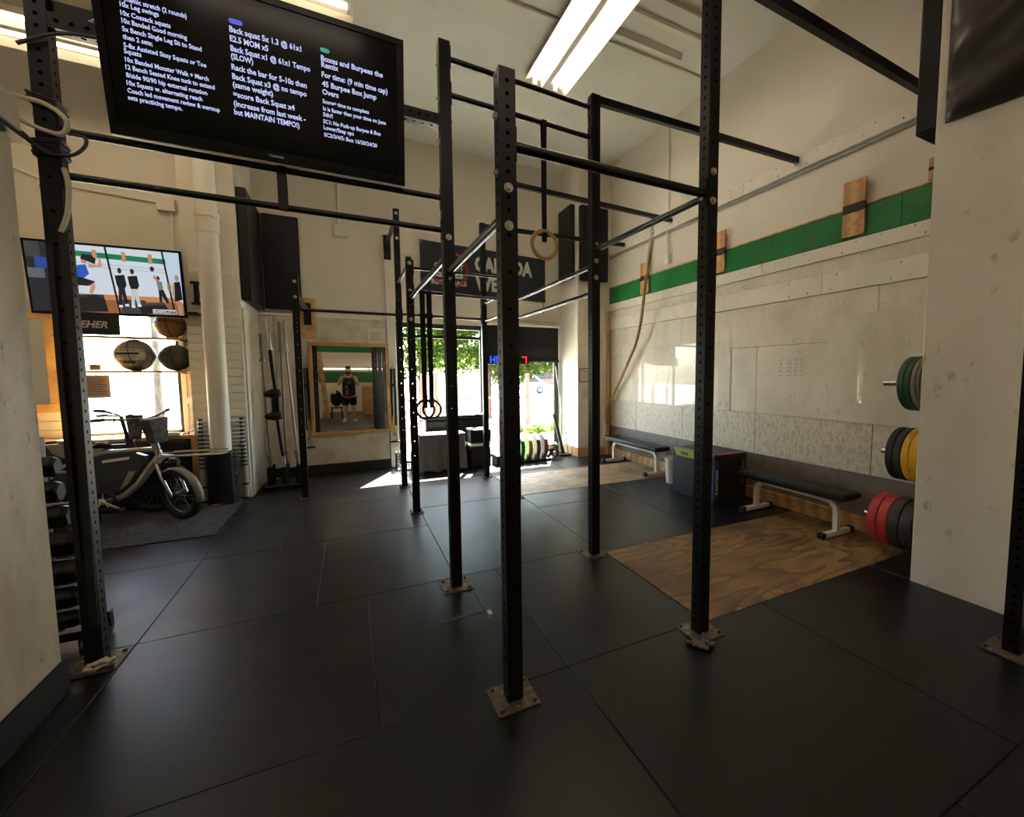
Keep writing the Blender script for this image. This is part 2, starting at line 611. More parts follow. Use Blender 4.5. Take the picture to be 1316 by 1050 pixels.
# ---- right wall with its built-up boards
wall_right = struct('wall_right', MB().box((WX, -5.2, -0.1), (WX + 0.18, 8.5, CZ)), PAINT, smooth=False)
def wr(name, y0, y1, z0, z1, xf, m, bevel=0.003):
    return build(name, MB().box((xf, y0, z0), (WX + 0.001, y1, z1)), m, wall_right, smooth=False, bevel=bevel)
for y0, y1 in ((1.78, 4.22), (4.224, 6.66), (6.664, 7.54)):
    wr('trim_board', y0, y1, 3.875, 4.035, 4.556, PAINT_L)
wr('trim_lip', 1.78, 7.54, 3.835, 3.874, 4.585, mat('shaded_lip', (150, 144, 134), .5))  # grey tone carries the shade below the trim board
for y0, y1 in ((1.78, 2.36), (2.362, 3.78), (3.782, 6.2), (6.202, 7.54)):
    wr('green_board', y0, y1, 2.955, 3.262, 4.588, GREEN, 0.002)
wr('pine_edge', 1.78, 7.54, 3.263, 3.276, 4.58, PINE_Y, 0)
for y0, y1 in ((1.78, 3.9), (3.903, 6.34), (6.343, 7.54)):
    wr('ledge_board', y0, y1, 2.815, 2.952, 4.568, PAINT_L)
for y0, y1 in ((1.78, 5.0), (5.003, 7.54)):
    wr('recess_board', y0, y1, 2.672, 2.812, 4.603, OSB, 0)
for y0, y1 in ((1.78, 3.1), (3.103, 5.54), (5.543, 7.54)):
    wr('ledge_board', y0, y1, 2.455, 2.668, 4.564, PAINT_L)
g = 0.003
for z0, z1, ys, m in ((1.94, 2.45, [1.78, 2.52, 5.40, 7.56], OSB), (1.10, 1.937, [1.78, 2.52, 3.957, 6.60, 7.56], OSB), (0.583, 1.097, [1.78, 2.52, 3.957, 5.35, 6.60, 7.56], OSB_LOW)):
    for a, b in zip(ys, ys[1:]):
        wr('plywood_panel', a + g, b - g, z0, z1, 4.586 - random.random() * 0.003, m, 0.0015)
for a, b in ((1.78, 3.3), (3.303, 5.74), (5.743, 7.54)):
    wr('grey_panel', a, b, 0.15, 0.58, 4.592, GREY, 0)
for a, b in ((1.9, 3.45), (3.453, 5.6), (5.603, 7.52)):
    wr('kick_board', a, b, 0.0, 0.147, 4.553, PINE_Y)
# screw heads along the boards
_mb = MB()
_r = random.Random(5)
for z0, xf in ((4.00, 4.556), (3.91, 4.556), (2.925, 4.568), (2.845, 4.568), (2.63, 4.564), (2.49, 4.564)):
    y = 1.85
    while y < 7.5:
        _mb.cyl((xf + .001, y, z0 + _r.uniform(-.012, .012)), (xf - .0012, y, z0 + _r.uniform(-.012, .012)), .0055, n=6)
        y += _r.uniform(.16, .42)
_o = build('screws', _mb, mat('rusty_screw', (92, 78, 60), .6), wall_right, smooth=False)
_o['kind'] = 'stuff'
# faint pencilled score table on the plywood
_mb = MB()
for r in range(5):
    for c_, (dx, wd) in enumerate(((0, .05), (.11, .07), (.21, .045), (.29, .03))):
        z = 1.76 - r * 0.045
        y = 3.62 - dx
        for k in range(int(wd / 0.016)):
            yy = y - k * 0.016
            _mb.beam((4.5815, yy, z + random.uniform(-.012, .0)), (4.5815, yy - random.uniform(.002, .011), z + random.uniform(.0, .016)), 0.003, 0.0018, up=(1, 0, 0))
build('pencil_marks', _mb, INK, wall_right, smooth=False)
# clear acrylic sheets screwed over the plywood, slightly bowed
def acrylic(y0, y1, z0, z1, bow):
    mb = MB(); n = 10; vs = []; fs = []
    for i in range(n + 1):
        t = i / n
        y = y0 + (y1 - y0) * t
        x = 4.579 - bow * math.sin(math.pi * t)
        vs += [(x, y, z0), (x, y, z1)]
    for i in range(n):
        fs.append((2 * i, 2 * i + 1, 2 * i + 3, 2 * i + 2))
    mb.add(vs, fs)
    return build('acrylic_sheet', mb, ACRYL, wall_right)
acrylic(4.38, 6.72, 1.1, 2.05, 0.012)
acrylic(1.95, 3.02, 1.1, 2.2, 0.02)

# ---- back wall with the big shopfront window
OX0, OX1, OZ = 0.75, 3.84, 2.50
mb = MB()
mb.box((-1.3, BY, -0.1), (OX0, BY + 0.2, CZ)).box((OX0, BY, OZ), (OX1, BY + 0.2, CZ)).box((OX1, BY, -0.1), (4.8, BY + 0.2, CZ))
wall_back = struct('wall_back', mb, PAINT, smooth=False)
for x0, x1 in ((-1.165, -0.985), (-0.98, 0.60)):
    build('plywood_panel', MB().box((x0, BY - 0.03, 0.14), (x1, BY + 0.001, 2.50)), BACKPLY, wall_back, smooth=False, bevel=0.002)
build('ledge_board', MB().box((-1.17, BY - 0.05, 2.503), (0.60, BY + 0.001, 2.545)), PAINT_L, wall_back, smooth=False, bevel=0.003)
build('corner_post', MB().box((0.605, BY - 0.06, 0.0), (0.745, BY + 0.001, 3.95)), PAINT_L, wall_back, smooth=False, bevel=0.004)
struct('baseboard_back', MB().box((-1.16, BY - 0.085, 0), (0.60, BY - 0.001, 0.135)), BLACKR, smooth=False)
wall_alcove = struct('wall_alcove', MB().box((-1.32, 7.48, -0.1), (-1.18, BY, CZ)), PAINT, smooth=False)
build('plywood_panel', MB().box((-1.182, 7.14, 0.0), (-1.162, 8.20, 2.46)), BACKPLY, wall_alcove, smooth=False, bevel=0.002)
wall_pier = struct('wall_pier', MB().box((-1.73, 7.10, -0.1), (-1.183, 7.48, CZ)), PAINT, smooth=False)
_pl = None
for k in range(23):
    z0 = 0.02 + 0.104 * k
    if _pl is None:
        _pl = build('plank', MB().box((-1.725, 7.086, 0.0), (-1.186, 7.1005, 0.0945)), SHIP, wall_pier, smooth=False, bevel=0.002)
        o = _pl
    else:
        o = _pl.copy(); COL.objects.link(o); o.parent = wall_pier
    o.location = (0, 0, z0)
LY = 7.44
w2 = (-2.86, -1.90, 0.85, 2.55)
mb = MB()
mb.box((-4.8, LY, -0.1), (w2[0], LY + 0.2, CZ)).box((w2[0], LY, -0.1), (w2[1], LY + 0.2, w2[2])).box((w2[0], LY, w2[3]), (w2[1], LY + 0.2, CZ)).box((w2[1], LY, -0.1), (-1.70, LY + 0.2, CZ))
wall_left_back = struct('wall_left_back', mb, PAINT, smooth=False)
for x0, x1 in ((-3.6, w2[0] - 0.06), (w2[1] + 0.06, -1.733)):
    p0 = None
    for k in range(16):
        z0 = 0.86 + 0.104 * k
        if p0 is None:
            p0 = build('plank', MB().box((x0, LY - 0.014, 0.0), (x1, LY + 0.0005, 0.0945)), SHIP, wall_left_back, smooth=False, bevel=0.002)
            o = p0
        else:
            o = p0.copy(); COL.objects.link(o); o.parent = wall_left_back
        o.location = (0, 0, z0)
struct('wall_left', MB().box((-4.98, -5.2, -0.1), (-4.8, LY + 0.2, CZ)), PAINT, smooth=False)
wall_front = struct('wall_front', MB().box((-4.8, -5.4, -0.1), (4.8, -5.2, CZ)), PAINT, smooth=False)
build('green_board', MB().box((-4.7, -5.22, 2.55), (4.6, -5.199, 3.4)), GREEN, wall_front, smooth=False)
build('green_board', MB().box((-4.7, -5.22, 1.25), (4.6, -5.199, 1.72)), GREEN, wall_front, smooth=False)
build('ledge_board', MB().box((-4.7, -5.26, 1.90), (4.6, -5.199, 2.25)), PAINT_L, wall_front, smooth=False)

# ---- pillar on the right, column in the far corner, partition on the left
struct('wall_pillar', MB().box((3.812, 0.2, -0.1), (WX, 1.765, CZ)), PILLAR, smooth=False, bevel=0.006)
struct('wall_column', MB().box((3.895, 7.56, -0.1), (WX, BY, CZ)), PAINT_L, smooth=False, bevel=0.004)
bc = struct('baseboard_column', MB().box((3.873, 7.535, 0), (3.894, BY - 0.002, 0.165)).box((3.895, 7.535, 0), (4.47, 7.559, 0.165)), PINE_Y, smooth=False)
struct('trim_1', MB().box((4.50, 7.475, 0), (4.553, 7.559, 2.80)), PINE, smooth=False, bevel=0.003)
struct('trim_2', MB().box((4.44, 7.51, 0.17), (4.498, 7.559, 2.84)), PAINT_L, smooth=False, bevel=0.003)
wall_partition = struct('wall_partition', MB().box((-1.46, 0.95, 0), (-1.335, 3.10, 2.69)), PARTITION, smooth=False)
build('top_block', MB().box((-1.50, 2.45, 2.745), (-1.32, 3.16, 2.89)), PARTITION, wall_partition, smooth=False, bevel=0.006)
build('black_angle', MB().box((-1.50, 2.95, 2.70), (-1.30, 3.19, 2.722)), STEEL, wall_partition, smooth=False)
struct('baseboard_partition', MB().box((-1.334, 0.95, 0), (-1.315, 3.11, 0.165)), BLACKR, smooth=False)

# ---- windows
FRAME = mat('dark_window_frame', (40, 36, 33), 0.45)
win1 = struct('window_1', MB().box((OX0, BY + 0.03, 2.42), (OX1, BY + 0.13, OZ)), FRAME, smooth=False)
def wbar(x0, x1, z0, z1, y0=BY + 0.04, y1=BY + 0.11, nm='mullion'):
    build(nm, MB().box((x0, y0, z0), (x1, y1, z1)), FRAME, win1, smooth=False, bevel=0.003)
wbar(OX0, OX0 + 0.05, 0.0, 2.42)
wbar(OX1 - 0.09, OX1, 0.0, 2.42)
wbar(OX0 + 0.05, 2.22, 2.245, 2.30, nm='transom')
wbar(2.22, 2.28, 0.06, 2.42)
wbar(OX0 + 0.05, OX1 - 0.09, 0.0, 0.06, nm='bottom_rail')
for a, b, c, d in ((OX0 + 0.05, 2.22, 2.30, 2.42), (OX0 + 0.05, 2.22, 0.06, 2.245), (2.28, OX1 - 0.09, 0.06, 2.42)):
    build('pane', MB().box((a, BY + 0.072, c), (b, BY + 0.078, d)), GLASS, win1, smooth=False)
win2 = struct('window_2', MB().box((w2[0], LY + 0.05, w2[2]), (w2[0] + 0.05, LY + 0.12, w2[3])).box((w2[1] - 0.05, LY + 0.05, w2[2]), (w2[1], LY + 0.12, w2[3])).box((w2[0] + 0.05, LY + 0.05, w2[3] - 0.05), (w2[1] - 0.05, LY + 0.12, w2[3])).box((w2[0] + 0.05, LY + 0.05, w2[2]), (w2[1] - 0.05, LY + 0.12, w2[2] + 0.04)), FRAME, smooth=False)
build('pane', MB().box((w2[0] + 0.05, LY + 0.082, w2[2] + 0.04), (w2[1] - 0.05, LY + 0.088, w2[3] - 0.05)), GLASS, win2, smooth=False)
build('window_sill', MB().box((-3.35, LY - 0.36, 0.815), (-1.735, LY + 0.05, 0.858)), PINE, win2, smooth=False, bevel=0.004)
for a, b in ((w2[0] - 0.05, w2[0]), (w2[1], w2[1] + 0.05)):
    build('casing', MB().box((a, LY - 0.02, w2[2]), (b, LY - 0.0005, w2[3])), PAINT_L, win2, smooth=False, bevel=0.002)

# ---- outside
SIDE = mat('sunlit_concrete', (150, 145, 136), 0.85, noise=[(1.5, (136, 131, 122), 0.4, 0.7)])
ROAD = mat('asphalt', (120, 118, 114), 0.9)
struct('sidewalk', MB().box((-14, 8.5, -0.35), (18, 19.0, -0.10)), SIDE, smooth=False)
struct('road', MB().box((-40, 19.0, -0.4), (60, 70, -0.2)), ROAD, smooth=False)

# ================================================================== LIGHT FITTINGS
TUBE = emis('fluorescent_tube', (255, 233, 212), TUBE_POWER)
REFL = mat('white_reflector', (236, 230, 214), 0.35)
def ceiling_light(label, c, length, along, drop, lit=True, group='fluorescent battens', bare=False, tube=None):
    """two-tube batten with winged reflectors; c = centre at the ceiling"""
    t = thing('ceiling_light', label, 'light', (c[0], c[1], c[2] - drop), group)
    L = length / 2
    def P(a, b, z):   # a along the fitting, b across
        return (c[0] + (a if along == 'x' else b), c[1] + (b if along == 'x' else a), c[2] - drop + z)
    mb = MB()
    mb.add([P(-L, -.05, .1), P(L, -.05, .1), P(L, .05, .1), P(-L, .05, .1), P(-L, -.035, .02), P(L, -.035, .02), P(L, .035, .02), P(-L, .035, .02)],
           [(0, 1, 2, 3), (4, 7, 6, 5), (0, 4, 5, 1), (1, 5, 6, 2), (2, 6, 7, 3), (3, 7, 4, 0)])
    build('spine', mb, REFL, t, smooth=False)
    for s in (-1, 1):
        mb = MB()
        prof = [(.05, .10), (.16, .115), (.27, .07), (.31, .0), (.313, .002), (.275, .078), (.16, .123), (.05, .108)]
        n = len(prof)
        vs = [P(-L, s * b, z) for b, z in prof] + [P(L, s * b, z) for b, z in prof]
        mb.add(vs, [(i, (i + 1) % n, n + (i + 1) % n, n + i) for i in range(n)] + [tuple(range(n)), tuple(range(n, 2 * n))[::-1]])
        if not bare: build('reflector', mb, REFL, t)
        if lit:
            build('tube', MB().cyl(P(-L + .05, s * .15, .055), P(L - .05, s * .15, .055), 0.019, n=10), tube or TUBE, t)
            for e in (-1, 1):
                build('lamp_holder', MB().obox(P(e * (L - .035), s * .15, .06), (.03, .05, .09) if along == 'x' else (.05, .03, .09)), WHITEP, t, smooth=False)
    if drop > 0.2:
        for e in (-1, 1):
            build('hanger', MB().cyl(P(e * L * .8, 0, .1), (P(e * L * .8, 0, 0)[0], P(e * L * .8, 0, 0)[1], c[2]), 0.005, n=6), ZINC, t)
    return t
ceiling_light('lit two-tube ceiling light above the tall rig posts on the right', (2.50, 4.62, CZ), 2.44, 'y', 0.13)
ceiling_light('lit ceiling light partly hidden behind the leftmost rig post', (-2.25, 6.25, CZ), 2.44, 'x', 0.82, tube=emis('older_tube', (255, 232, 196), TUBE_POWER * .4))
ceiling_light('lit ceiling light peeking over the top edge of the workout television', (-1.05, 4.75, CZ), 2.44, 'x', 0.62, tube=emis('older_tube', (255, 232, 196), TUBE_POWER * .4))
bare = dict(bare=True)  # unseen lamps added with bare tubes to brighten the ceiling
ceiling_light('added bare-tube fill light on the entrance side behind the camera, out of view', (1.6, -1.2, CZ), 2.44, 'y', 0.6, **bare)
ceiling_light('added bare-tube fill light on the left, out of view', (-2.6, 1.4, CZ), 2.44, 'y', 0.6, **bare)
ceiling_light('added bare-tube fill light near the front wall, out of view', (-0.8, -3.6, CZ), 2.44, 'x', 0.6, **bare)
t = ceiling_light('unlit ceiling batten with empty reflectors near the right wall', (3.27, 4.30, CZ), 1.15, 'x', 0.06, lit=False)

# electrical conduits
def conduit(label, pts, r, parts=()):
    t = thing('conduit', label, 'conduit', pts[0])
    build('pipe', MB().tube(pts, r, 8), PAINT_L, t)
    for c, s in parts:
        build('junction_box', MB().obox(c, s), PAINT_L, t, smooth=False, bevel=0.006)
    return t
conduit('grey conduit crossing the ceiling beside the lit light', [(-0.5, 4.80, CZ - 0.02), (4.40, 4.80, CZ - 0.02), (4.58, 4.80, CZ - 0.05), (4.60, 4.80, CZ - 0.5)], 0.016)
conduit('thin white conduit running down the right wall to a socket box', [(4.605, 5.78, CZ - 0.01), (4.605, 5.78, 4.06), (4.56, 5.78, 3.95), (4.585, 5.78, 3.80), (4.60, 5.78, 3.45)], 0.011, [((4.59, 5.77, 3.42), (0.06, 0.11, 0.14))])
conduit('white conduit dropping to a wall box above the mirror', [(-0.04, BY - 0.016, CZ - 0.02), (-0.04, BY - 0.016, 3.98)], 0.012, [((-0.02, BY - 0.035, 3.90), (0.2, 0.07, 0.17))])
conduit('white conduit on the left wall above the athlete television', [(-3.6, LY - 0.015, 4.05), (-2.9, LY - 0.015, 3.78), (-1.95, LY - 0.015, 3.72), (-1.88, LY - 0.015, 3.68), (-1.88, LY - 0.015, 2.6)], 0.013, [((-1.92, LY - 0.03, 3.70), (0.18, 0.06, 0.15))])
conduit('pale cable duct framing the top right of the shopfront window', [(2.35, BY - 0.03, 2.66), (3.72, BY - 0.03, 2.66), (3.83, BY - 0.03, 2.60), (3.855, BY - 0.03, 2.48), (3.855, BY - 0.03, 0.35)], 0.014)

# ================================================================== PULL-UP RIG
PW = 0.076
def perf(mb, o, A, B, C, w, L, pitch, r, pred):
    o, A, B, C = Vector(o), Vector(A), Vector(B), Vector(C)
    n = int(L / pitch)
    rem = L - n * pitch
    oc = [(-1, -1), (0, -1), (1, -1), (1, 0), (1, 1), (0, 1), (-1, 1), (-1, 0)]
    for si, (N, T) in enumerate(((A, B), (-A, -B), (B, -A), (-B, A))):
        f0 = o + N * (w / 2)
        rm, nn = rem, n
        if si > 1:                      # holes of neighbouring faces are staggered by half a pitch
            rm, nn = rem + pitch / 2, n - 1
            tp = f0 + C * (rm + nn * pitch)
            mb.add([tp - T * (w / 2), tp + T * (w / 2), f0 + T * (w / 2) + C * L, f0 - T * (w / 2) + C * L], [(0, 1, 2, 3)])
        if rm > 1e-4:
            mb.add([f0 - T * (w / 2), f0 + T * (w / 2), f0 + T * (w / 2) + C * rm, f0 - T * (w / 2) + C * rm], [(0, 1, 2, 3)])
        for k in range(nn):
            c = f0 + C * (rm + (k + 0.5) * pitch)
            if not pred(si, nn - 1 - k):
                mb.add([c + T * (a * w / 2) + C * (b * pitch / 2) for a, b in ((-1, -1), (1, -1), (1, 1), (-1, 1))], [(0, 1, 2, 3)])
                continue
            vs = [c + T * (a * w / 2) + C * (b * pitch / 2) for a, b in oc]
            for j in range(8):
                t = math.radians(-135 + 45 * j)
                vs.append(c + T * (r * math.cos(t)) + C * (r * math.sin(t)))
            mb.add(vs, [(j, (j + 1) % 8, 8 + (j + 1) % 8, 8 + j) for j in range(8)])
    e = o + C * L
    mb.add([e + A * (a * w / 2) + B * (b * w / 2) for a, b in ((-1, -1), (1, -1), (1, 1), (-1, 1))], [(0, 1, 2, 3)])

def post_mb(h, dense=13):
    mb = MB()
    # sides 0,1 look along x (dense holes), 2,3 along y (dense at the top, then every third)
    perf(mb, (0, 0, 0), (1, 0, 0), (0, 1, 0), (0, 0, 1), PW, h, 0.055, 0.0095,
         lambda s, k: (True if s < 2 else (k < dense or k % 3 == 0)))
    return mb

def bolt_mb(c, n, R=0.021, L=0.016):
    c, n = Vector(c), Vector(n)
    return MB().cyl(c, c + n * 0.004, R, n=14).cyl(c + n * 0.004, c + n * L, R * 0.62, n=6)

INNER = mat('hollow_shade_black', (2, 2, 2), 0.9, spec=0.05)  # black stands in for the shade inside the hollow posts
rig = thing('pull_up_rig', 'black perforated steel pull-up rig of bolted uprights and bars across the gym floor', 'pull-up rig', (0.665, 3.31, 0))
POSTS = dict(A=(-1.285, 3.31, 3.47), B=(0.665, 3.31, 3.88), C=(0.665, 2.00, 2.94), D=(1.88, 3.345, 3.88), E=(1.88, 2.00, 3.95),
             T=(1.885, 5.38, 3.96), R=(1.86, 6.73, 3.85), Q=(0.655, 6.68, 3.84), P=(0.645, 5.35, 2.87), S=(-0.55, 6.68, 2.86))
RAG = mat('torn_tape', (190, 182, 166), 0.8, bump=(30, 0.4))
post_ob = {}
for k, (x, y, h) in POSTS.items():
    mb = post_mb(h)
    if k in 'ACDE': mb.box((-.031, -.031, .012), (.031, .031, h - .01), 1)      # added core, stops light showing through the holes
    mb.v = [v + Vector((x, y, 0)) for v in mb.v]
    po = build('post', mb, [STEEL, INNER], rig, smooth=False)
    post_ob[k] = po
    s = 0.105 if k in 'ABCDE' else 0.07
    mb = MB().box((x - s, y - s, 0), (x + s, y + s, 0.009))
    build('base_plate', mb, PLATE_ST, po, smooth=False, bevel=0.002)
    mb = MB()
    for sx in (-1, 1):
        for sy in (-1, 1):
            mb.cyl((x + sx * s * .78, y + sy * s * .78, 0.009), (x + sx * s * .78, y + sy * s * .78, 0.026), 0.011, n=6)
    split_build('anchor_bolt', mb, PLATE_ST, po, smooth=False)
def bolt(k, z, side='f', R=0.021):
    x, y, h = POSTS[k]
    n = {'f': (0, -1, 0), 'l': (-1, 0, 0), 'r': (1, 0, 0)}[side]
    c = Vector((x, y, z)) + Vector(n) * (PW / 2)
    build('bolt', bolt_mb(c, n, R), ZINC, post_ob[k])
for k, zs in dict(C=(2.43, 2.265), B=(2.565, 2.275), D=(2.685, 2.55, 2.41), E=(2.745, 2.585), P=(2.83, 2.53, 2.215), Q=(3.78, 3.45, 2.86), R=(2.68, 2.41), S=(2.76, 2.57)).items():
    for z in zs:
        bolt(k, z)
for k, zs in dict(C=(2.74, 2.50), B=(3.72, 3.50, 3.36, 3.22), E=(2.60,), D=(3.80,), A=(2.9, 2.55)).items():
    for z in zs:
        bolt(k, z, 'l', 0.017)
        if k in 'BA': bolt(k, z + 0.01, 'r', 0.012)
def rbar(p, q, r=0.0195, plate=True):
    p, q = Vector(p), Vector(q)
    d = (q - p).normalized()
    a, b = p + d * (PW / 2), q - d * (PW / 2)
    o = build('pull_up_bar', MB().cyl(a, b, r, n=16, caps=True), BARMAT, rig)
    if plate:
        mb = MB()
        for c, s in ((a, 1), (b, -1)):
            mb.beam(c, c + d * s * 0.007, 0.06, 0.15)
        split_build('end_plate', mb, STEEL, o, smooth=False)
    return o
X = {k: v[0] for k, v in POSTS.items()}
Y = {k: v[1] for k, v in POSTS.items()}
def hb(a, b, z, z2=None, r=0.0195, **kw):
    return rbar((X[a], Y[a], z), (X[b], Y[b], z if z2 is None else z2), r, **kw)
hb('C', 'E', 2.630, r=0.024)
hb('B', 'D', 3.785); hb('B', 'D', 3.548)
hb('A', 'B', 2.617); hb('A', 'B', 2.838)
hb('C', 'B', 2.325, r=0.022); hb('B', 'P', 2.45, r=0.022); hb('P', 'Q', 2.84)
hb('E', 'D', 2.625, 2.64, r=0.021)
hb('D', 'T', 2.515); hb('D', 'T', 2.29)
hb('T', 'R', 2.66); hb('T', 'R', 2.40)
hb('P', 'T', 2.785, r=0.0165); hb('P', 'T', 2.525, r=0.0165)
hb('S', 'Q', 2.42); hb('Q', 'R', 2.43)
def wall_tube(p, q, w=0.05, h=0.062):
    o = build('wall_beam', MB().beam(p, q, w, h), STEEL, rig, smooth=False, bevel=0.003)
    d = (Vector(q) - Vector(p)).normalized()
    build('bolt', bolt_mb(Vector(q) - d * 0.05 + Vector((0, 0, -h / 2)), (0, 0, -1), 0.018, 0.03), ZINC, o)
wall_tube((X['D'] + .039, Y['D'], 3.855), (4.572, 3.45, 3.985))
wall_tube((X['E'] + .039, 2.03, 3.905), (4.572, 2.10, 3.935), 0.055, 0.075)
wall_tube((X['T'] + .039, Y['T'], 3.925), (4.572, 5.64, 3.985))
wall_tube((X['R'] + .039, Y['R'], 3.815), (4.572, 6.98, 3.95))
mb = MB()
perf(mb, (X['A'] + PW / 2, 3.31, 3.35), (0, 1, 0), (0, 0, 1), (1, 0, 0), 0.072, X['B'] - X['A'] - PW, 0.055, 0.0105, lambda s, k: True)
build('crossbeam', mb, STEEL, rig, smooth=False)
build('gusset', MB().prism([(0, 0), (0.2, 0), (0, -0.17)], (X['A'] + .039, 3.305, 3.46), (1, 0, 0), (0, 0, 1), (0, 0.008, 0)), STEEL, rig, smooth=False)
build('hanger_tube', MB().box((-0.335, 3.29, 2.60), (-0.285, 3.335, 3.32)), STEEL, rig, smooth=False, bevel=0.003)
# stringers from the rear uprights to the back wall
o = build('stringer', MB().beam((X['Q'], Y['Q'] + .038, 3.74), (X['Q'], BY - 0.061, 3.78), 0.05, 0.05), STEEL, rig, smooth=False, bevel=0.003)
build('mount_plate', MB().box((0.60, BY - 0.072, 3.52), (0.71, BY - 0.0605, 3.92)), STEEL, o, smooth=False)
o = build('stringer', MB().beam((X['S'], Y['S'] + .038, 2.60), (X['S'] + 0.02, BY - 0.061, 2.60), 0.05, 0.05), STEEL, rig, smooth=False, bevel=0.003)
build('mount_plate', MB().box((-0.58, BY - 0.076, 2.38), (-0.48, BY - 0.056, 2.72)), STEEL, o, smooth=False)
tag(build('backing_board', MB().box((-0.64, BY - 0.056, 2.18), (-0.42, BY - 0.0305, 2.80)), PINE, smooth=False, bevel=0.003), 'small pine backing board on the back wall behind the short rig post', 'board')

# upright by the pillar
up = thing('rig_upright', 'black steel upright standing alone at the right edge beside the white pillar', 'post', (3.325, 1.0, 0))
mb = post_mb(3.95); mb.box((-.031, -.031, .012), (.031, .031, 3.94), 1); mb.v = [v + Vector((3.325, 1.0, 0)) for v in mb.v]  # same added black core inside, closing the see-through holes
build('post', mb, [STEEL, INNER], up, smooth=False)
build('base_plate', MB().box((3.21, 0.885, 0), (3.44, 1.115, 0.009)), PLATE_ST, up, smooth=False, bevel=0.002)
mb = MB()
for sx in (-1, 1):
    for sy in (-1, 1):
        mb.cyl((3.325 + sx * .09, 1 + sy * .09, 0.009), (3.325 + sx * .09, 1 + sy * .09, 0.026), 0.011, n=6)
split_build('anchor_bolt', mb, PLATE_ST, up, smooth=False)

# torn floor tape around two bases
def rag(label, c, n, s, h):
    mb = MB()
    for i in range(n):
        a = random.uniform(0, 6.28)
        p = Vector(c) + Vector((random.uniform(-s, s), random.uniform(-s, s) * .6, h * random.uniform(.2, 1)))
        R = Matrix.Rotation(a, 3, 'Z') @ Matrix.Rotation(random.uniform(-.5, .5), 3, 'X')
        mb.obox(p, (random.uniform(.03, .07), random.uniform(.02, .05), .012), R)
    return tag(build('tape_scrap', mb, RAG, smooth=False, bevel=0.003), label, 'tape')
rag('crumpled white tape scrap at the foot of the leftmost rig post', (-1.255, 3.235, 0.0135), 7, 0.05, 0.035)
TAPE_D = mat('grey_tape', (96, 90, 82), 0.7, bump=(30, 0.4))
o = rag('torn grey tape scraps beside the base of the post in front of the plywood platform', (1.79, 1.885, 0.0145), 7, 0.07, 0.003)
o.data.materials[0] = TAPE_D

# ---- faded marking tape on the mats
TEAL = mat('faded_teal_tape', (58, 84, 84), .6, noise=[(30, (24, 28, 28), .45, .6)])
t = thing('floor_tape', 'faded teal marking tape cross on the rubber mats behind the front post', 'tape', (0.9, 2.95, 0))
build('strip', MB().beam((.775, 3.26, .0006), (.775, 2.72, .0006), .03, .001), TEAL, t, smooth=False)
build('strip', MB().beam((.39, 2.85, .0008), (.755, 2.865, .0008), .025, .001), TEAL, t, smooth=False)
build('white_patch', MB().beam((.785, 2.86, .0016), (.785, 2.80, .0016), .026, .001), RAG, t, smooth=False)

# ---- cables and wraps on the leftmost post
def cable(label, pts, r, m, cat='cable'):
    P = [Vector(p) for p in pts]
    out = []
    for i in range(len(P) - 1):
        p0, p1, p2, p3 = P[max(i - 1, 0)], P[i], P[i + 1], P[min(i + 2, len(P) - 1)]
        for k in range(6):
            t = k / 6
            out.append(0.5 * ((2 * p1) + (-p0 + p2) * t + (2 * p0 - 5 * p1 + 4 * p2 - p3) * t * t + (-p0 + 3 * p1 - 3 * p2 + p3) * t ** 3))
    out.append(P[-1])
    return tag(build('cable', MB().tube(out, r, 7), m), label, cat)
CABW = mat('white_cable', (206, 198, 180), 0.5)
CABB = mat('dark_cable', (52, 48, 44), 0.5)
cable('white cable looping out from the partition top around the leftmost post', [(-1.42, 3.14, 2.905), (-1.36, 3.22, 2.93), (-1.27, 3.25, 2.93), (-1.20, 3.25, 2.87), (-1.22, 3.25, 2.80), (-1.30, 3.255, 2.81), (-1.39, 3.245, 2.85)], 0.011, CABW)
cable('white cable hanging down the right side of the leftmost post', [(-1.232, 3.27, 2.64), (-1.215, 3.255, 2.55), (-1.225, 3.25, 2.42), (-1.255, 3.25, 2.32)], 0.011, CABW)
cable('dark cable swagged low across the leftmost post', [(-1.36, 3.25, 2.78), (-1.28, 3.245, 2.70), (-1.19, 3.24, 2.70), (-1.14, 3.25, 2.76), (-1.15, 3.26, 2.81), (-1.24, 3.255, 2.81)], 0.008, CABB)
cable('dark cable running from the top of the leftmost post towards the television', [(-1.35, 3.255, 3.19), (-1.27, 3.25, 3.24), (-1.18, 3.24, 3.28), (-1.06, 3.24, 3.30)], 0.009, CABB)
mb = MB()
for i in range(7):
    z = 2.70 + 0.012 * i - 0.004
    mb.tube([(-1.285 + (0.046 + .003 * (i % 2)) * a, 3.31 + (0.046 + .003 * (i % 2)) * b, z + 0.008 * a) for a, b in ((-1, -1), (0, -1.05), (1, -1), (1.05, 0), (1, 1), (0, 1.05), (-1, 1), (-1.05, 0))], 0.006, 6, True)
tag(build('cable_wrap', mb, BLACKR), 'lower black cord band wound around the leftmost post', 'cord')
mb = MB()
for i in range(4):
    z = 2.93 + 0.013 * i
    mb.tube([(-1.285 + (0.047 + .004 * (i % 2)) * a, 3.31 + (0.047 + .004 * (i % 2)) * b, z - 0.012 * a) for a, b in ((-1, -1), (0, -1.05), (1, -1), (1.05, 0), (1, 1), (0, 1.05), (-1, 1), (-1.05, 0))], 0.006, 6, True)
tag(build('cable_wrap', mb, BLACKR), 'upper black cord band wound around the leftmost post beside the white cable', 'cord')

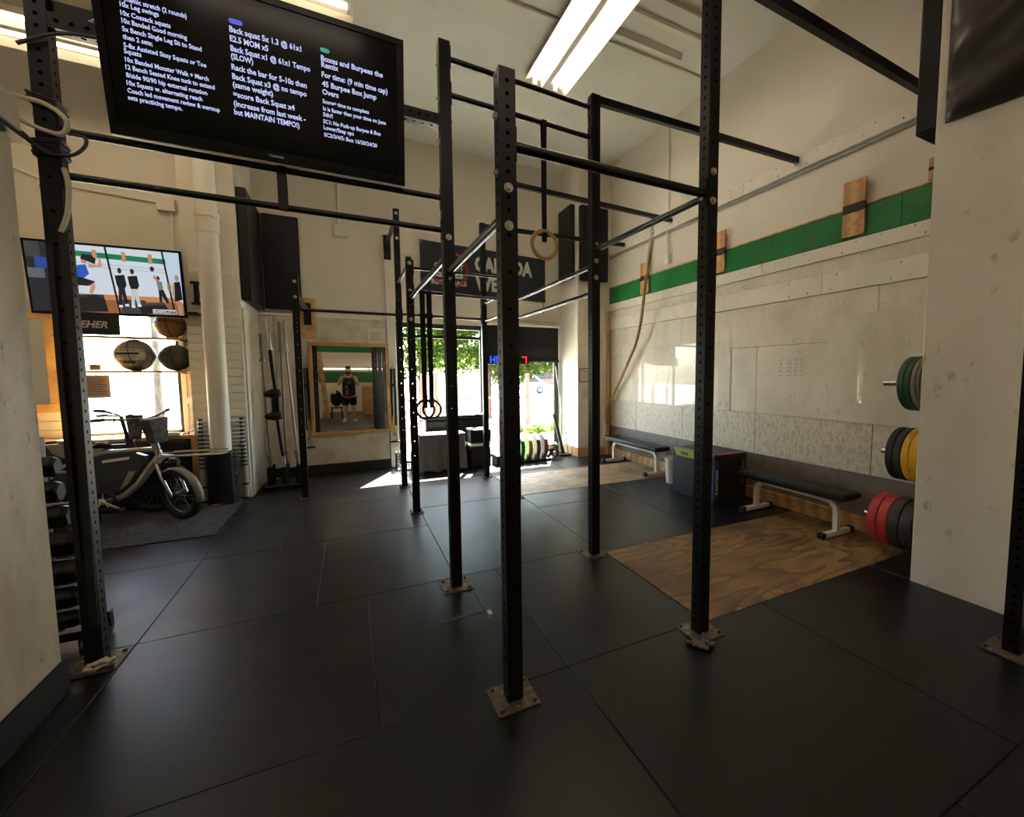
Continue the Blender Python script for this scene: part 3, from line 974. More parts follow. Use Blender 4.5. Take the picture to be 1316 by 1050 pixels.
# black resistance bands draped down the leftmost post
mb = MB()
mb.strap([(-1.252, 3.262, 2.33), (-1.25, 3.258, 2.0), (-1.255, 3.258, 1.4), (-1.262, 3.258, 0.8), (-1.268, 3.262, 0.25)], 0.035, 0.008, (1, 0, 0))
mb.strap([(-1.305, 3.262, 2.25), (-1.307, 3.258, 1.6), (-1.308, 3.262, 0.62)], 0.022, 0.008, (1, 0, 0))
tag(build('resistance_band', mb, BLACKR, smooth=False), 'black rubber band strips hanging down the face of the leftmost post', 'band')

# ---- gymnastic rings
RINGW = wood('ring_wood', (206, 164, 104), (184, 138, 82), (1, 1, 1), 9, 2, 0.4)
def ring(label, x, y, zt, zr, m, R=0.118, r=0.016, w=0.035, ang=0.0, group=None):
    t = thing('gymnastic_ring', label, 'gymnastic ring', (x, y, zr - R), group)
    ax = Vector((math.sin(ang), math.cos(ang), 0))
    build('ring', MB().torus((x, y, zr), ax, R - r, r, 40, 10), m, t)
    sd = (math.cos(ang), -math.sin(ang), 0)
    s = MB().strap([(x, y - .026, zt + .012), (x, y - .022, zt - .03), (x, y - .012, zt - .2), (x, y - 0.008, zr + R - .1), (x, y - .018, zr + R - 0.03), (x, y - .005, zr + R - 0.036)], w, .003, sd)
    s.strap([(x, y + .026, zt + .012), (x, y + .022, zt - .03), (x, y + .012, zt - .2), (x, y + 0.008, zr + R - .1), (x, y + .018, zr + R - 0.03), (x, y + .005, zr + R - 0.036)], w, .003, sd)
    s.strap([(x, y - .026, zt + .012), (x, y, zt + .026), (x, y + .026, zt + .012)], w, .003, sd)
    build('strap', s, BLACKF, t, smooth=False)
    build('buckle', MB().obox((x, y - .017, zt - .26), (w + .018, .016, .055)), STEEL, t, smooth=False, bevel=.003)
    return t
ring('wooden gymnastic ring hanging on a black strap from the high bar between two tall posts', 1.42, 3.33, 3.548, 2.625, RINGW, 0.122, 0.0165)
BLKRING = mat('black_ring', (30, 26, 24), 0.4)
ring('left black gymnastic ring of the pair hanging beside the middle rear post', 0.775, 5.355, 2.525, 1.195, BLKRING, 0.118, 0.014, 0.055, 0.5, 'black rings on long straps')
ring('right black gymnastic ring of the pair hanging beside the middle rear post', 0.85, 5.365, 2.525, 1.195, BLKRING, 0.118, 0.014, 0.055, 0.5, 'black rings on long straps')

# ---- climbing rope tied back to the corner
ROPE = mat('manila_rope', (172, 138, 92), 0.8, noise=[(90, (120, 90, 54), 0.45, 0.6)])
t = thing('climbing_rope', 'brown climbing rope hanging from a wall beam and tied back to the corner', 'rope', (4.16, 5.60, 0.55))
ctr = [(4.16, 5.62, 3.60), (4.18, 5.70, 3.35), (4.23, 5.86, 3.05), (4.30, 6.02, 2.75), (4.38, 6.2, 2.45), (4.43, 6.42, 2.1), (4.45, 6.68, 1.80), (4.47, 6.95, 1.50), (4.48, 7.18, 1.25), (4.475, 7.33, 1.08), (4.47, 7.41, 0.9), (4.47, 7.43, 0.62)]
C = [Vector(p) for p in ctr]
fine = []
for i in range(len(C) - 1):
    p0, p1, p2, p3 = C[max(i - 1, 0)], C[i], C[i + 1], C[min(i + 2, len(C) - 1)]
    for k in range(22):
        u = k / 22
        fine.append(0.5 * ((2 * p1) + (-p0 + p2) * u + (2 * p0 - 5 * p1 + 4 * p2 - p3) * u * u + (-p0 + 3 * p1 - 3 * p2 + p3) * u ** 3))
for s in range(3):
    pts, ph = [], s * 2.094
    for i, p in enumerate(fine):
        d = (fine[min(i + 1, len(fine) - 1)] - fine[max(i - 1, 0)]).normalized()
        a = d.cross(Vector((1, 0, 0))).normalized()
        b = d.cross(a)
        pts.append(p + (a * math.cos(ph) + b * math.sin(ph)) * 0.012)
        ph += 0.55
    build('strand', MB().tube(pts, 0.0155, 6), ROPE, t)
build('splice', MB().cyl((4.16, 5.62, 3.62), (4.205, 5.79, 3.17), 0.04, 0.032, 12), mat('rope_tape', (196, 176, 140), 0.7), t)
mb = MB()
for i in range(9):
    mb.torus((4.16 + .002 * i, 5.605 + .002 * i, 3.90 - 0.035 * i), (1, .3, 0) if i % 2 else (0.2, 1, 0), 0.022, 0.005, 12, 6)
build('chain', mb, BRUSHED, t)
build('hook', MB().torus((4.16, 5.605, 3.97), (0, 1, 0), 0.042, 0.006, 20, 6), ZINC, t)

# ================================================================== WALL PADS, TARGETS, NOTICES
def pad(label, a, b, bev=0.03):
    x0, y0, z0 = [min(a[i], b[i]) for i in range(3)]
    t = MB().box(a, b)
    o = build('wall_pad', t, BLACKV, bevel=bev, seg=3)
    return tag(o, label, 'wall pad')
def soft_pad(label, o, u, v, d, nu=26, nv=26, wr=0.012, seed=1):
    """upholstered pad: front face with diagonal creases; u, v span the face, d = outward depth"""
    rnd = random.Random(seed)
    o, u, v, d = Vector(o), Vector(u), Vector(v), Vector(d)
    ph = rnd.uniform(0, 6)
    mb = MB(); vs = []; fs = []
    for j in range(nv + 1):
        for i in range(nu + 1):
            a, b = i / nu, j / nv
            e = min(a, 1 - a, b * 1.0, 1 - b) * 2
            dep = min(1.0, (e * 4) ** 0.5) if e > 0 else 0
            wv = math.sin((a * 1.1 - b * 1.9) * -15 + ph + 2 * math.sin(a * 4)) * wr * (1 - b) ** 1.3
            sag = -0.05 * (1 - b) * math.sin(math.pi * a) if False else 0
            vs.append(o + u * a + v * b + d * (0.25 + 0.75 * dep) + d.normalized() * wv * dep)
    for j in range(nv):
        for i in range(nu):
            k = j * (nu + 1) + i
            fs.append((k, k + 1, k + nu + 2, k + nu + 1))
    n0 = len(vs)
    rim = [i for i in range(nu + 1)] + [(j + 1) * (nu + 1) + nu for j in range(nv)] + [nv * (nu + 1) + nu - 1 - i for i in range(nu)] + [(nv - 1 - j) * (nu + 1) for j in range(nv - 1)]
    for k in rim:
        a, b = (k % (nu + 1)) / nu, (k // (nu + 1)) / nv
        vs.append(o + u * a + v * b)
    m = len(rim)
    for i in range(m):
        fs.append((rim[(i + 1) % m], rim[i], n0 + i, n0 + (i + 1) % m))
    mb.add(vs, fs)
    return tag(build('wall_pad', mb, mat('creased_vinyl', (38, 31, 28), 0.36, bump=(9, 0.2)), ang=60), label, 'wall pad')
soft_pad('creased black vinyl pad high on the near face of the white pillar', (3.811, 1.70, 3.36), (0, -1.4, -0.10), (0, 0, 1.9), (-0.09, 0, 0), wr=0.045, seed=4, nu=40, nv=44)
pad('slim black pad wrapped round the far edge of the white pillar', (3.815, 1.768, 3.36), (4.5, 1.90, 5.3), 0.015)
pad('black pad high on the left face of the far corner column', (3.80, 7.66, 3.42), (3.893, 8.22, 4.78), 0.02)
pad('black pad high on the front face of the far corner column', (3.915, 7.44, 3.36), (4.50, 7.557, 4.72), 0.02)
pad('black pad on the alcove side wall above the barbells', (-1.178, 7.16, 2.56), (-1.07, 8.18, 3.98), 0.015)
pad('large black pad on the back wall above the barbell stand', (-1.065, BY - 0.10, 2.60), (-0.60, BY - 0.002, 4.0), 0.015)
TPAINT = mat('black_band_paint', (38, 34, 32), 0.6)
def target(label, y0, y1, z0=2.985, z1=3.535):
    t = thing('wall_target', label, 'target board', (4.57, (y0 + y1) / 2, z0), 'wooden throw targets on the green band')
    h = z1 - z0
    build('board', MB().box((4.556, y0, z0), (4.579, y1, z1)), TARGET, t, smooth=False, bevel=0.002)
    build('black_band', MB().box((4.5545, y0, z0 + h * .42), (4.5795, y1, z0 + h * .58)), TPAINT, t, smooth=False)
target('wooden throw target nearest the white pillar on the green wall band', 2.68, 2.90, 2.985, 3.53)
target('middle wooden throw target peeking out behind the tall post on the green band', 4.52, 4.74)
target('wooden throw target half hidden behind the climbing rope', 6.24, 6.47, 2.98, 3.50)
target('wooden throw target cut off by the edge of the white pillar', 1.88, 2.145, 3.28, 3.47)

def notice(name, label, o, u, w, h, lines, m=PAPER, frame=None, head=None, cat='notice'):
    o, u = Vector(o), Vector(u)
    n = Vector((0, 0, 1)).cross(u)          # inward
    t = thing(name, label, cat, o)
    build('sheet', MB().prism([(0, 0), (w, 0), (w, h), (0, h)], o, u, (0, 0, 1), -n * 0.002), m, t, smooth=False)
    if frame:
        f = 0.018
        mb = MB()
        for a0, b0, a1, b1 in ((-f, -f, w + f, 0), (-f, h, w + f, h + f), (-f, 0, 0, h), (w, 0, w + f, h)):
            mb.prism([(a0, b0), (a1, b0), (a1, b1), (a0, b1)], o, u, (0, 0, 1), -n * 0.006)
        build('border', mb, frame, t, smooth=False)
    mb = MB()
    if head:
        tm = text_mesh(head, h * .12, h * .004, w * .8)
        put(mb, tm, o + u * w * .1 + Vector((0, 0, h * .8)) - n * 0.0035, u)
    r = random.Random(len(label))
    for i in range(lines):
        z = h * (.68 - .58 * i / max(lines, 1))
        mb.prism([(w * .1, z), (w * r.uniform(.6, .9), z), (w * r.uniform(.6, .62) if False else w * .9 * r.uniform(.7, 1), z + h * .014), (w * .1, z + h * .014)], o, u, (0, 0, 1), -n * 0.003)
    build('print', mb, INK, t, smooth=False)
    return t
notice('notice', 'printed white notice pinned above the mirror', (0.315, BY - 0.034, 2.125), (1, 0, 0), 0.27, 0.25, 7)
notice('notice', 'red bordered notice on the far corner column', (3.94, 7.553, 1.46), (1, 0, 0), 0.26, 0.23, 5, frame=mat('red_tape', (190, 44, 38), 0.6), head='Please')
notice('notice', 'plain white sheet taped below the red bordered notice', (3.98, 7.556, 1.10), (1, 0, 0), 0.21, 0.28, 6)

# ---- banner
NAVY = mat('navy_banner', (30, 36, 56), 0.6, noise=[(3, (22, 26, 42), 0.4, 0.7)])
t = thing('banner', 'navy CANADA WEST cloth banner hung above the shopfront window', 'banner', (1.18, BY - 0.03, 3.03))
def by_(a, b):
    return BY - 0.022 - 0.012 * math.sin(a * 9 + b * 3) * (0.4 + 0.6 * abs(a - .5))
mb = MB(); nu, nv = 28, 8; vs = []; fs = []
for j in range(nv + 1):
    for i in range(nu + 1):
        a, b = i / nu, j / nv
        vs.append((1.18 + 2.36 * a, by_(a, b), 3.08 - .06 * a + b * (0.86 - .02 * a)))
for j in range(nv):
    for i in range(nu):
        k = j * (nu + 1) + i
        fs.append((k, k + 1, k + nu + 2, k + nu + 1))
mb.add(vs, fs)
build('cloth', mb, NAVY, t)
BW = mat('banner_white', (206, 202, 196), 0.6)
BR = mat('banner_red', (168, 44, 48), 0.6)
for s, sz, wd, x, z in (('CANADA', .36, 1.13, 2.13, 3.50), ('WEST', .36, .74, 2.13, 3.16), ('REGIONALS', .11, .62, 1.36, 3.20), ('GAMES', .17, .5, 1.42, 3.33), ('CROSSFIT', .13, .52, 1.41, 3.48)):
    build('lettering', put(MB(), text_mesh(s, sz, sz * .05, wd, 0.001), (x, BY - 0.042, z)), BW, t, smooth=False)
mb = MB()
for c in range(2):
    mb.torus((1.68, BY - 0.040, 3.47), (0, 1, 0), 0.30 + .02 * c, 0.010, 30, 6, a0=-0.4, a1=3.6)
build('emblem', mb, BR, t, smooth=False)
mb = MB()
for x in (1.2, 3.52):
    mb.torus((x, BY - 0.04, 3.90), (0, 1, 0), 0.014, 0.004, 12, 6)
mb.cyl((3.49, BY - .04, 3.02), (3.49, BY - .04, 2.78), 0.012, n=6)
split_build('grommet', mb, BRUSHED, t)

# ================================================================== TELEVISIONS
SCREEN = mat('dark_screen', (4, 4, 6), 0.12, spec=0.22)
TXT = emis('screen_text', (196, 208, 255), 0.85)
BEZEL = mat('gloss_bezel', (7, 7, 8), 0.2, spec=0.3)
TH = math.radians(10)
TO = Vector((-1.031, 3.22, 2.838)); TU = Vector((1, 0, 0)); TV_ = Vector((0, -math.sin(TH), math.cos(TH))); TN = TV_.cross(TU)  # TN points away from the viewer
tv = thing('television', 'large black wall-hung television showing the workout text, tilted down from the rig', 'television', TO)
def tq(mb, u0, v0, u1, v1, d0, d1, mi=0):
    return mb.prism([(u0, v0), (u1, v0), (u1, v1), (u0, v1)], TO + TN * d0, TU, TV_, TN * (d1 - d0), mi)
build('cabinet', tq(MB(), 0, 0, 1.41, .83, 0.006, 0.055), BEZEL, tv, smooth=False, bevel=0.004)
scr = build('screen', tq(MB(), .035, .06, 1.372, .795, 0.003, 0.0059), SCREEN, tv, smooth=False)
mb = MB()
for b in ((0, 0, 1.41, .06), (0, .795, 1.41, .83), (0, .06, .035, .795), (1.372, .06, 1.41, .795)):
    tq(mb, *b, -0.004, 0.0058)
build('bezel', mb, BEZEL, tv, smooth=False, bevel=0.002)
build('silver_edge', tq(MB(), 0.0, -.006, 1.41, -0.0005, -0.003, 0.03), BRUSHED, tv, smooth=False)
build('mount', MB().box((-0.42, 3.262, 3.05), (-0.20, 3.288, 3.42)).box((-0.62, 3.20, 3.10), (0.0, 3.27, 3.16)), STEEL, tv, smooth=False)
LINES = [
  ('Dynamic stretch (2 rounds)',0.104,0.624,0.256,.030),('10x Leg swings',0.103,0.596,0.145,.030),('10x Cossack squats',0.101,0.559,0.189,.030),('10x Banded Good morning',0.101,0.526,0.251,.030),
  ('5x Bench Single Leg Sit to Stand',0.099,0.490,0.309,.030),('then 2 sets;',0.097,0.456,0.112,.030),('5-8x Assisted Sissy Squats or Toe',0.096,0.419,0.325,.030),('Squats',0.094,0.393,0.066,.030),
  ('10x Banded Monster Walk + March',0.094,0.356,0.331,.030),('12 Bench Seated Knee tuck to extend',0.092,0.322,0.356,.030),('8/side 90/90 hip external rotation',0.090,0.286,0.323,.030),
  ('10x Squats w. alternating reach',0.088,0.251,0.301,.030),('Coach led movement review & warmup',0.087,0.216,0.374,.030),('sets practicing tempo.',0.085,0.184,0.215,.030),
  ('Back squat 5x 1.3 @ 61x1',0.536,0.624,0.328,.039),('E2.5 MOM x5',0.535,0.580,0.171,.039),('Back Squat x1 @ 61x1 Tempo',0.534,0.534,0.369,.039),('(SLOW)',0.533,0.496,0.098,.039),
  ('Rack the bar for 5-10s then',0.531,0.445,0.350,.039),('Back Squat x3 @ no tempo',0.530,0.400,0.348,.039),('(same weight)',0.529,0.360,0.184,.039),('=score Back Squat x4',0.528,0.313,0.286,.039),
  ('(increase from last week -',0.526,0.267,0.340,.039),('but MAINTAIN TEMPO!)',0.525,0.225,0.308,.039),
  ('Boxes and Burpees the',0.960,0.609,0.330,.040),('Remix',0.961,0.577,0.087,.040),('For time: (9 min time cap)',0.960,0.526,0.355,.040),('45 Burpee Box Jump',0.959,0.478,0.292,.040),('Overs',0.959,0.436,0.084,.040),
  ('Score= time to complete',0.958,0.386,0.249,.030),('Is is faster than your time on June',0.959,0.348,0.343,.030),('5th?!',0.957,0.316,0.051,.030),('SC1: No Push-up Burpee & Box',0.956,0.279,0.316,.030),
  ('Lower/Step ups',0.957,0.246,0.161,.030),('SC2/3/4/5: Box 16/20/24/20',0.957,0.207,0.291,.030)]
for lo, hi, nm in ((0, 14, 'first'), (14, 24, 'second'), (24, 35, 'third')):
    for s, u, v, wd, sz in LINES[lo:hi]:
        build('text_line', put(MB(), text_mesh(s, sz, sz * .026, wd, 0.0002), TO + TU * u + TV_ * (v - sz * .33) + TN * 0.0022, TU, TV_), TXT, scr, smooth=False)
def pill(u0, u1, v0, v1, m):
    r = (v1 - v0) / 2
    poly = [(u1 - r + r * math.sin(a), (v0 + v1) / 2 - r * math.cos(a)) for a in [math.pi * i / 6 for i in range(7)]] + [(u0 + r - r * math.sin(a), (v0 + v1) / 2 + r * math.cos(a)) for a in [math.pi * i / 6 for i in range(7)]]
    build('badge', MB().prism(poly, TO + TN * 0.0022, TU, TV_, TN * 0.0006), m, scr, smooth=False)
pill(.536, .597, .652, .676, emis('badge_blue', (90, 110, 230), 0.7))
pill(.958, 1.006, .641, .663, emis('badge_teal', (60, 190, 170), 0.6))
mb = MB()
put(mb, text_mesh('TOSHIBA', .017, .0003, .075, .0003), TO + TU * .672 + TV_ * .028 + TN * -0.0045, TU, TV_)
build('maker_name', mb, mat('silver_print', (200, 200, 200), 0.4), tv, smooth=False)

# ---- second television with the athletes
PY = 7.0
t2 = thing('television', 'wide television showing athletes training, mounted above the left window', 'television', (-3.02, PY, 2.26))
Y2 = PY
def TP(x, y):
    """picture coordinates 0..1 (x right, y down) to the tv plane"""
    return (0.022 + x * 1.246, 0.03 + (1 - y) * 0.72)
O2 = Vector((-2.985, Y2, 2.265))
U2 = Vector((1, 0, 0.012)); V2 = Vector((0, -0.10, 0.995)).normalized(); N2 = Vector((0, 0.995, 0.10))
def q2(mb, u0, v0, u1, v1, d0, d1, mi=0):
    return mb.prism([(u0, v0), (u1, v0), (u1, v1), (u0, v1)], O2 + N2 * d0, U2, V2, N2 * (d1 - d0), mi)
build('cabinet', q2(MB(), 0, 0, 1.29, .775, 0.004, 0.05), BEZEL, t2, smooth=False, bevel=0.004)
build('wall_bracket', MB().box((-2.6, PY + 0.05, 2.45), (-2.1, LY + 0.0, 2.65)), STEEL, t2, smooth=False)
sc2 = build('screen', q2(MB(), .012, .022, 1.278, .76, 0.0015, 0.0039), SCREEN, t2, smooth=False)
PICT = {}
LAYERS = [0]
def shape(rgb, pts, k=0.85):
    key = rgb
    LAYERS[0] += 1
    d = 0.0012 - LAYERS[0] * 0.00004
    mb = PICT.setdefault(key, MB())
    poly = [TP(x, y) for x, y in pts]
    # keep a consistent winding
    a = sum(poly[i][0] * poly[(i + 1) % len(poly)][1] - poly[(i + 1) % len(poly)][0] * poly[i][1] for i in range(len(poly)))
    if a < 0: poly = poly[::-1]
    mb.add([O2 + U2 * p[0] + V2 * p[1] + N2 * d for p in poly], [tuple(range(len(poly)))])
def rect(rgb, x0, y0, x1, y1, sk=0):
    shape(rgb, [(x0, y0), (x1, y0 + sk), (x1, y1 + sk), (x0, y1)])
def disc(rgb, x, y, rx, ry):
    shape(rgb, [(x + rx * math.cos(a), y + ry * math.sin(a)) for a in [i * math.pi / 5 for i in range(10)]])
rect((206, 216, 226), 0, 0, 1, 1)
rect((30, 34, 42), 0, 0, .16, 1)
rect((58, 60, 68), 0, .0, .09, .22); rect((40, 70, 150), .05, .22, .12, .38); rect((90, 96, 104), 0, .38, .1, .52)
rect((20, 120, 84), .28, .085, .90, .165, .03)
for x in (.41, .60, .78): rect((196, 140, 96), x, .055, x + .028, .20)
for y in (.25, .30): rect((170, 182, 194), .28, y, .9, y + .012, .02)
rect((196, 132, 84), .28, .72, .98, .80); rect((148, 96, 62), .28, .80, 1, 1)
rect((58, 60, 66), .56, .78, .73, 1)
shape((190, 208, 224), [(.90, 0), (1, 0), (1, .7), (.92, .72)])
for x, w in ((.155, .03), (.49, .014), (.875, .014)): shape((18, 20, 24), [(x, 0), (x + w, 0), (x + w + .05, 1), (x + .05, 1)])
shape((26, 26, 30), [(.24, .74), (.45, .72), (.47, .98), (.25, 1)]); shape((54, 54, 60), [(.24, .74), (.45, .72), (.45, .76), (.24, .78)])
shape((28, 28, 32), [(.67, .84), (.86, .80), (.90, .97), (.70, 1)]); shape((62, 62, 68), [(.67, .84), (.86, .80), (.87, .84), (.68, .88)])
# athlete in blue
shape((40, 88, 190), [(.305, .30), (.36, .28), (.375, .42), (.33, .50), (.285, .46)])
disc((190, 140, 116), .352, .22, .02, .05); shape((20, 20, 26), [(.33, .20), (.345, .13), (.40, .13), (.43, .19), (.42, .27), (.37, .23)])
shape((196, 146, 122), [(.375, .27), (.44, .28), (.45, .17), (.46, .17), (.465, .30), (.38, .33)])
shape((196, 146, 122), [(.30, .47), (.40, .53), (.405, .62), (.38, .72), (.36, .70), (.375, .60), (.30, .60)])
shape((24, 24, 30), [(.27, .46), (.33, .48), (.41, .53), (.36, .60), (.28, .60)]); shape((30, 30, 34), [(.34, .74), (.40, .72), (.41, .76), (.35, .78)])
# two seen from behind
for x, leg in ((.575, (30, 30, 36)), (.66, (196, 200, 204))):
    disc((52, 40, 36), x, .34, .014, .045); shape((22, 22, 28), [(x - .035, .42), (x + .03, .40), (x + .038, .56), (x + .02, .62), (x - .02, .62), (x - .03, .54)])
    shape(leg, [(x - .02, .61), (x + .022, .61), (x + .035, .86), (x + .012, .87), (x, .70), (x - .008, .88), (x - .03, .87)])
    rect((230, 230, 230), x - .03, .87, x - .005, .905); rect((230, 230, 230), x + .012, .85, x + .038, .885)
# thrower
disc((40, 36, 36), .80, .28, .016, .04); disc((60, 46, 40), .835, .42, .013, .035)
shape((186, 138, 116), [(.80, .42), (.81, .36), (.835, .45), (.85, .47), (.84, .50)])
shape((120, 122, 128), [(.82, .46), (.86, .47), (.865, .60), (.83, .62)]); shape((28, 28, 34), [(.83, .61), (.866, .60), (.90, .80), (.88, .81), (.85, .70), (.848, .80), (.83, .80)])
# right-hand figure
disc((176, 128, 104), .97, .40, .015, .05); shape((20, 20, 26), [(.945, .47), (.99, .45), (1, .74), (.94, .78)]); shape((186, 138, 116), [(.935, .5), (.95, .48), (.945, .68), (.925, .70)])
shape((180, 132, 110), [(.95, .78), (.995, .78), (.99, 1), (.96, .99)]); disc((150, 116, 60), .91, .55, .014, .07)
LAYERS[0] = 95
rect((16, 16, 18), .77, .905, .95, .992)
for rgb, mb in PICT.items():
    split_build('picture', mb, emis('pixel_%d_%d_%d' % rgb, rgb, 0.85), sc2, smooth=False)
mb = MB()
u0, v0 = TP(.775, .985); u1, v1 = TP(.945, .915)
for b in ((u0, v0, u1, v0 + .006), (u0, v1 - .006, u1, v1), (u0, v0, u0 + .006, v1), (u1 - .006, v0, u1, v1)):
    q2(mb, *b, -0.0052, -0.0047)
put(mb, text_mesh('RAINCITY', .046, .001, (u1 - u0) * .9, .0002), O2 + U2 * (u0 + .012) + V2 * (v0 + .012) + N2 * -0.0050, U2, V2)
build('logo', mb, emis('logo_white', (225, 228, 230), 0.85), sc2, smooth=False)

# ================================================================== LEFT WINDOW CORNER
def shelf(label, z, x0=-2.88, x1=-1.745):
    t = thing('wall_shelf', label, 'shelf', ((x0 + x1) / 2, LY - .2, z - .02))
    build('board', MB().box((x0, LY - 0.36, z - 0.022), (x1, LY - 0.022, z)), PINE, t, smooth=False, bevel=0.002)
    for x in (x0 + .04, x1 - .04):
        split_build('bracket', MB().box((x - .012, LY - 0.34, z - 0.034), (x + .012, LY - 0.016, z - 0.022)).box((x - .012, LY - .026, z - .16), (x + .012, LY - .015, z - .034)), STEEL, t, smooth=False)
shelf('lower wooden shelf across the left window holding two medicine balls', 1.648)
shelf('upper wooden shelf across the left window below the television', 2.048)
BALLG = mat('grey_vinyl', (104, 100, 94), 0.5, bump=(20, .1))
BALLL = mat('pale_vinyl', (196, 188, 170), 0.5)
BALLB = mat('brown_vinyl', (146, 104, 66), 0.5)
def med_ball(label, c, r, m, patch=None):
    t = thing('medicine_ball', label, 'medicine ball', (c[0], c[1], c[2] - r), 'medicine balls on the window shelves')
    build('shell', MB().ball(c, r, 28, 18), m, t)
    mb = MB()
    for ax in ((1, 0, 0.2), (0.3, 1, 0), (0, .3, 1)):
        mb.torus(c, ax, r * 1.0, 0.004, 36, 6)
    build('seam', mb, BLACKR, t)
    if patch:
        vs, fs = [], []
        n, k = 20, 6
        ax = Vector((0.05, -1, 0.02)).normalized(); a = Vector((1, 0, 0)); b = ax.cross(a).normalized(); a = b.cross(ax)
        for i in range(k + 1):
            for j in range(n):
                th = 0.75 * i / k; ph = 2 * math.pi * j / n
                vs.append(Vector(c) + (ax * math.cos(th) + (a * math.cos(ph) * 1.0 + b * math.sin(ph) * .9) * math.sin(th)) * (r * 1.012))
        for i in range(k):
            for j in range(n):
                fs.append((i * n + j, i * n + (j + 1) % n, (i + 1) * n + (j + 1) % n, (i + 1) * n + j))
        build('label_patch', MB().add(vs, fs), patch, t)
        mb = MB().beam((c[0] - .11, c[1] - r * .98 - .004, c[2] + .015), (c[0] + .09, c[1] - r * .98 - .004, c[2] + .02), .012, .022).beam((c[0] - .05, c[1] - r * .93, c[2] - .09), (c[0] + .05, c[1] - r * .93, c[2] - .088), .02, .016)
        build('print', mb, INK, t, smooth=False)
med_ball('grey medicine ball with a pale printed face on the lower window shelf', (-2.25, 7.21, 1.648 + .185), .185, BALLG, BALLL)
med_ball('dark olive medicine ball at the right end of the lower window shelf', (-1.90, 7.28, 1.648 + .165), .16, mat('olive_vinyl', (74, 74, 62), .5))
med_ball('brown medicine ball on the upper window shelf beside the television', (-1.93, 7.28, 2.048 + .165), .155, BALLB)
t = thing('sign_panel', 'black LEHER sign board standing on the upper window shelf', 'sign', (-2.5, 6.99, 2.05))
build('board', MB().box((-2.82, 6.97, 2.052), (-2.29, 6.995, 2.30)), BLACKP, t, smooth=False, bevel=.003)
mb = MB(); put(mb, text_mesh('LEHER', .105, .003, .27, .0008), (-2.655, 6.968, 2.13)); 
for v in mb.v: v.x += (v.z - 2.13) * .25
build('lettering', mb, mat('sign_letter', (196, 186, 176), .6), t, smooth=False)
LX = LY - 7.26
t = thing('hanging_notice', 'small pink framed notice hanging on a string in the left window', 'notice', (-2.57, 7.16, 1.33))
build('sheet', MB().box((-2.70, 7.16, 1.335), (-2.475, 7.166, 1.60)), mat('pinkish_paper', (196, 168, 156), .7), t, smooth=False)
build('string', MB().tube([(-2.585, 7.163, 1.60), (-2.59, 7.163, 2.02)], 0.003, 5).tube([(-2.56, 7.163, 1.335), (-2.555, 7.163, 1.0)], .003, 5), CABB, t)
mb = MB()
for i in range(8): mb.box((-2.68, 7.158, 1.56 - i * .026), (-2.50 - .02 * (i % 3), 7.1599, 1.566 - i * .026))
build('print', mb, INK, t, smooth=False)
build('clip', MB().box((-2.63, 7.15, 1.655), (-2.54, 7.172, 1.72)), PINE, t, smooth=False)

# framed mirror at the far left
t = thing('framed_board', 'pine framed glass board leaning at the far left behind the partition', 'board', (-3.5, 7.36, 1.17))
mb = MB()
for x0, x1, z0, z1 in ((-4.0, -2.96, 1.17, 1.27), (-4.0, -2.96, 2.24, 2.34), (-4.0, -3.9, 1.27, 2.24), (-3.06, -2.96, 1.27, 2.24)):
    mb.box((x0, 7.36, z0), (x1, 7.42, z1))
build('frame', mb, PINE, t, smooth=False, bevel=.004)
build('glass', MB().box((-3.9, 7.385, 1.27), (-3.06, 7.405, 2.24)), MIRROR, t, smooth=False)

# black cabinet below the sill with a cardboard side
t = thing('low_cabinet', 'low black cabinet under the left window sill', 'cabinet', (-2.5, 7.1, 0))
build('body', MB().box((-3.4, 7.05, 0.0), (-1.765, 7.235, 0.81)), BLACKP, t, smooth=False, bevel=.004)
for i in range(3):
    build('door', MB().box((-3.38 + .54 * i, 7.038, 0.03), (-2.86 + .54 * i, 7.049, 0.79)), BLACKP, t, smooth=False, bevel=.003)
tag(build('cardboard_sheet', MB().box((-1.755, 7.055, 0.002), (-1.56, 7.078, 0.84)), mat('cardboard', (176, 132, 84), .8), smooth=False), 'brown cardboard sheet leaning beside the cabinet behind the ladder', 'cardboard')
t = thing('power_strip', 'white power strip lying on the left window sill', 'power strip', (-1.98, 7.1, 0.859))
build('body', MB().box((-2.1, 7.05, 0.859), (-1.86, 7.11, 0.90)), WHITEP, t, smooth=False, bevel=.006)
mb = MB()
for i in range(4): mb.box((-2.08 + .055 * i, 7.062, .90), (-2.045 + .055 * i, 7.098, .903))
build('sockets', mb, BLACKP, t, smooth=False)
t = thing('wall_adapter', 'white plug adapter with cable on the shiplap beside the left window', 'adapter', (-1.80, 7.2, 1.25))
build('body', MB().obox((-1.805, 7.395, 1.27), (.075, .05, .09), Matrix.Rotation(.3, 3, 'Y')), WHITEP, t, smooth=False, bevel=.006)
build('cord', MB().tube([(-1.815, 7.41, 1.60), (-1.80, 7.40, 1.5), (-1.825, 7.40, 1.38), (-1.81, 7.40, 1.30), (-1.795, 7.40, 1.1), (-1.79, 7.36, .92), (-1.82, 7.2, .866)], .006, 6), CABW, t)
tag(build('red_clip', MB().tube([(-1.83, 7.08, .868), (-1.80, 7.06, .885), (-1.78, 7.09, .868), (-1.77, 7.07, .90)], .009, 6), mat('red_plastic', (180, 40, 36), .4)), 'small red clip on the sill beside the power strip', 'clip')
t = thing('dumbbell_hook', 'black double-flanged bar holder on the wall right of the athlete television', 'bar holder', (-1.60, 7.08, 2.45))
mb = MB().cyl((-1.60, 7.03, 2.47), (-1.60, 7.03, 2.70), .025, n=12)
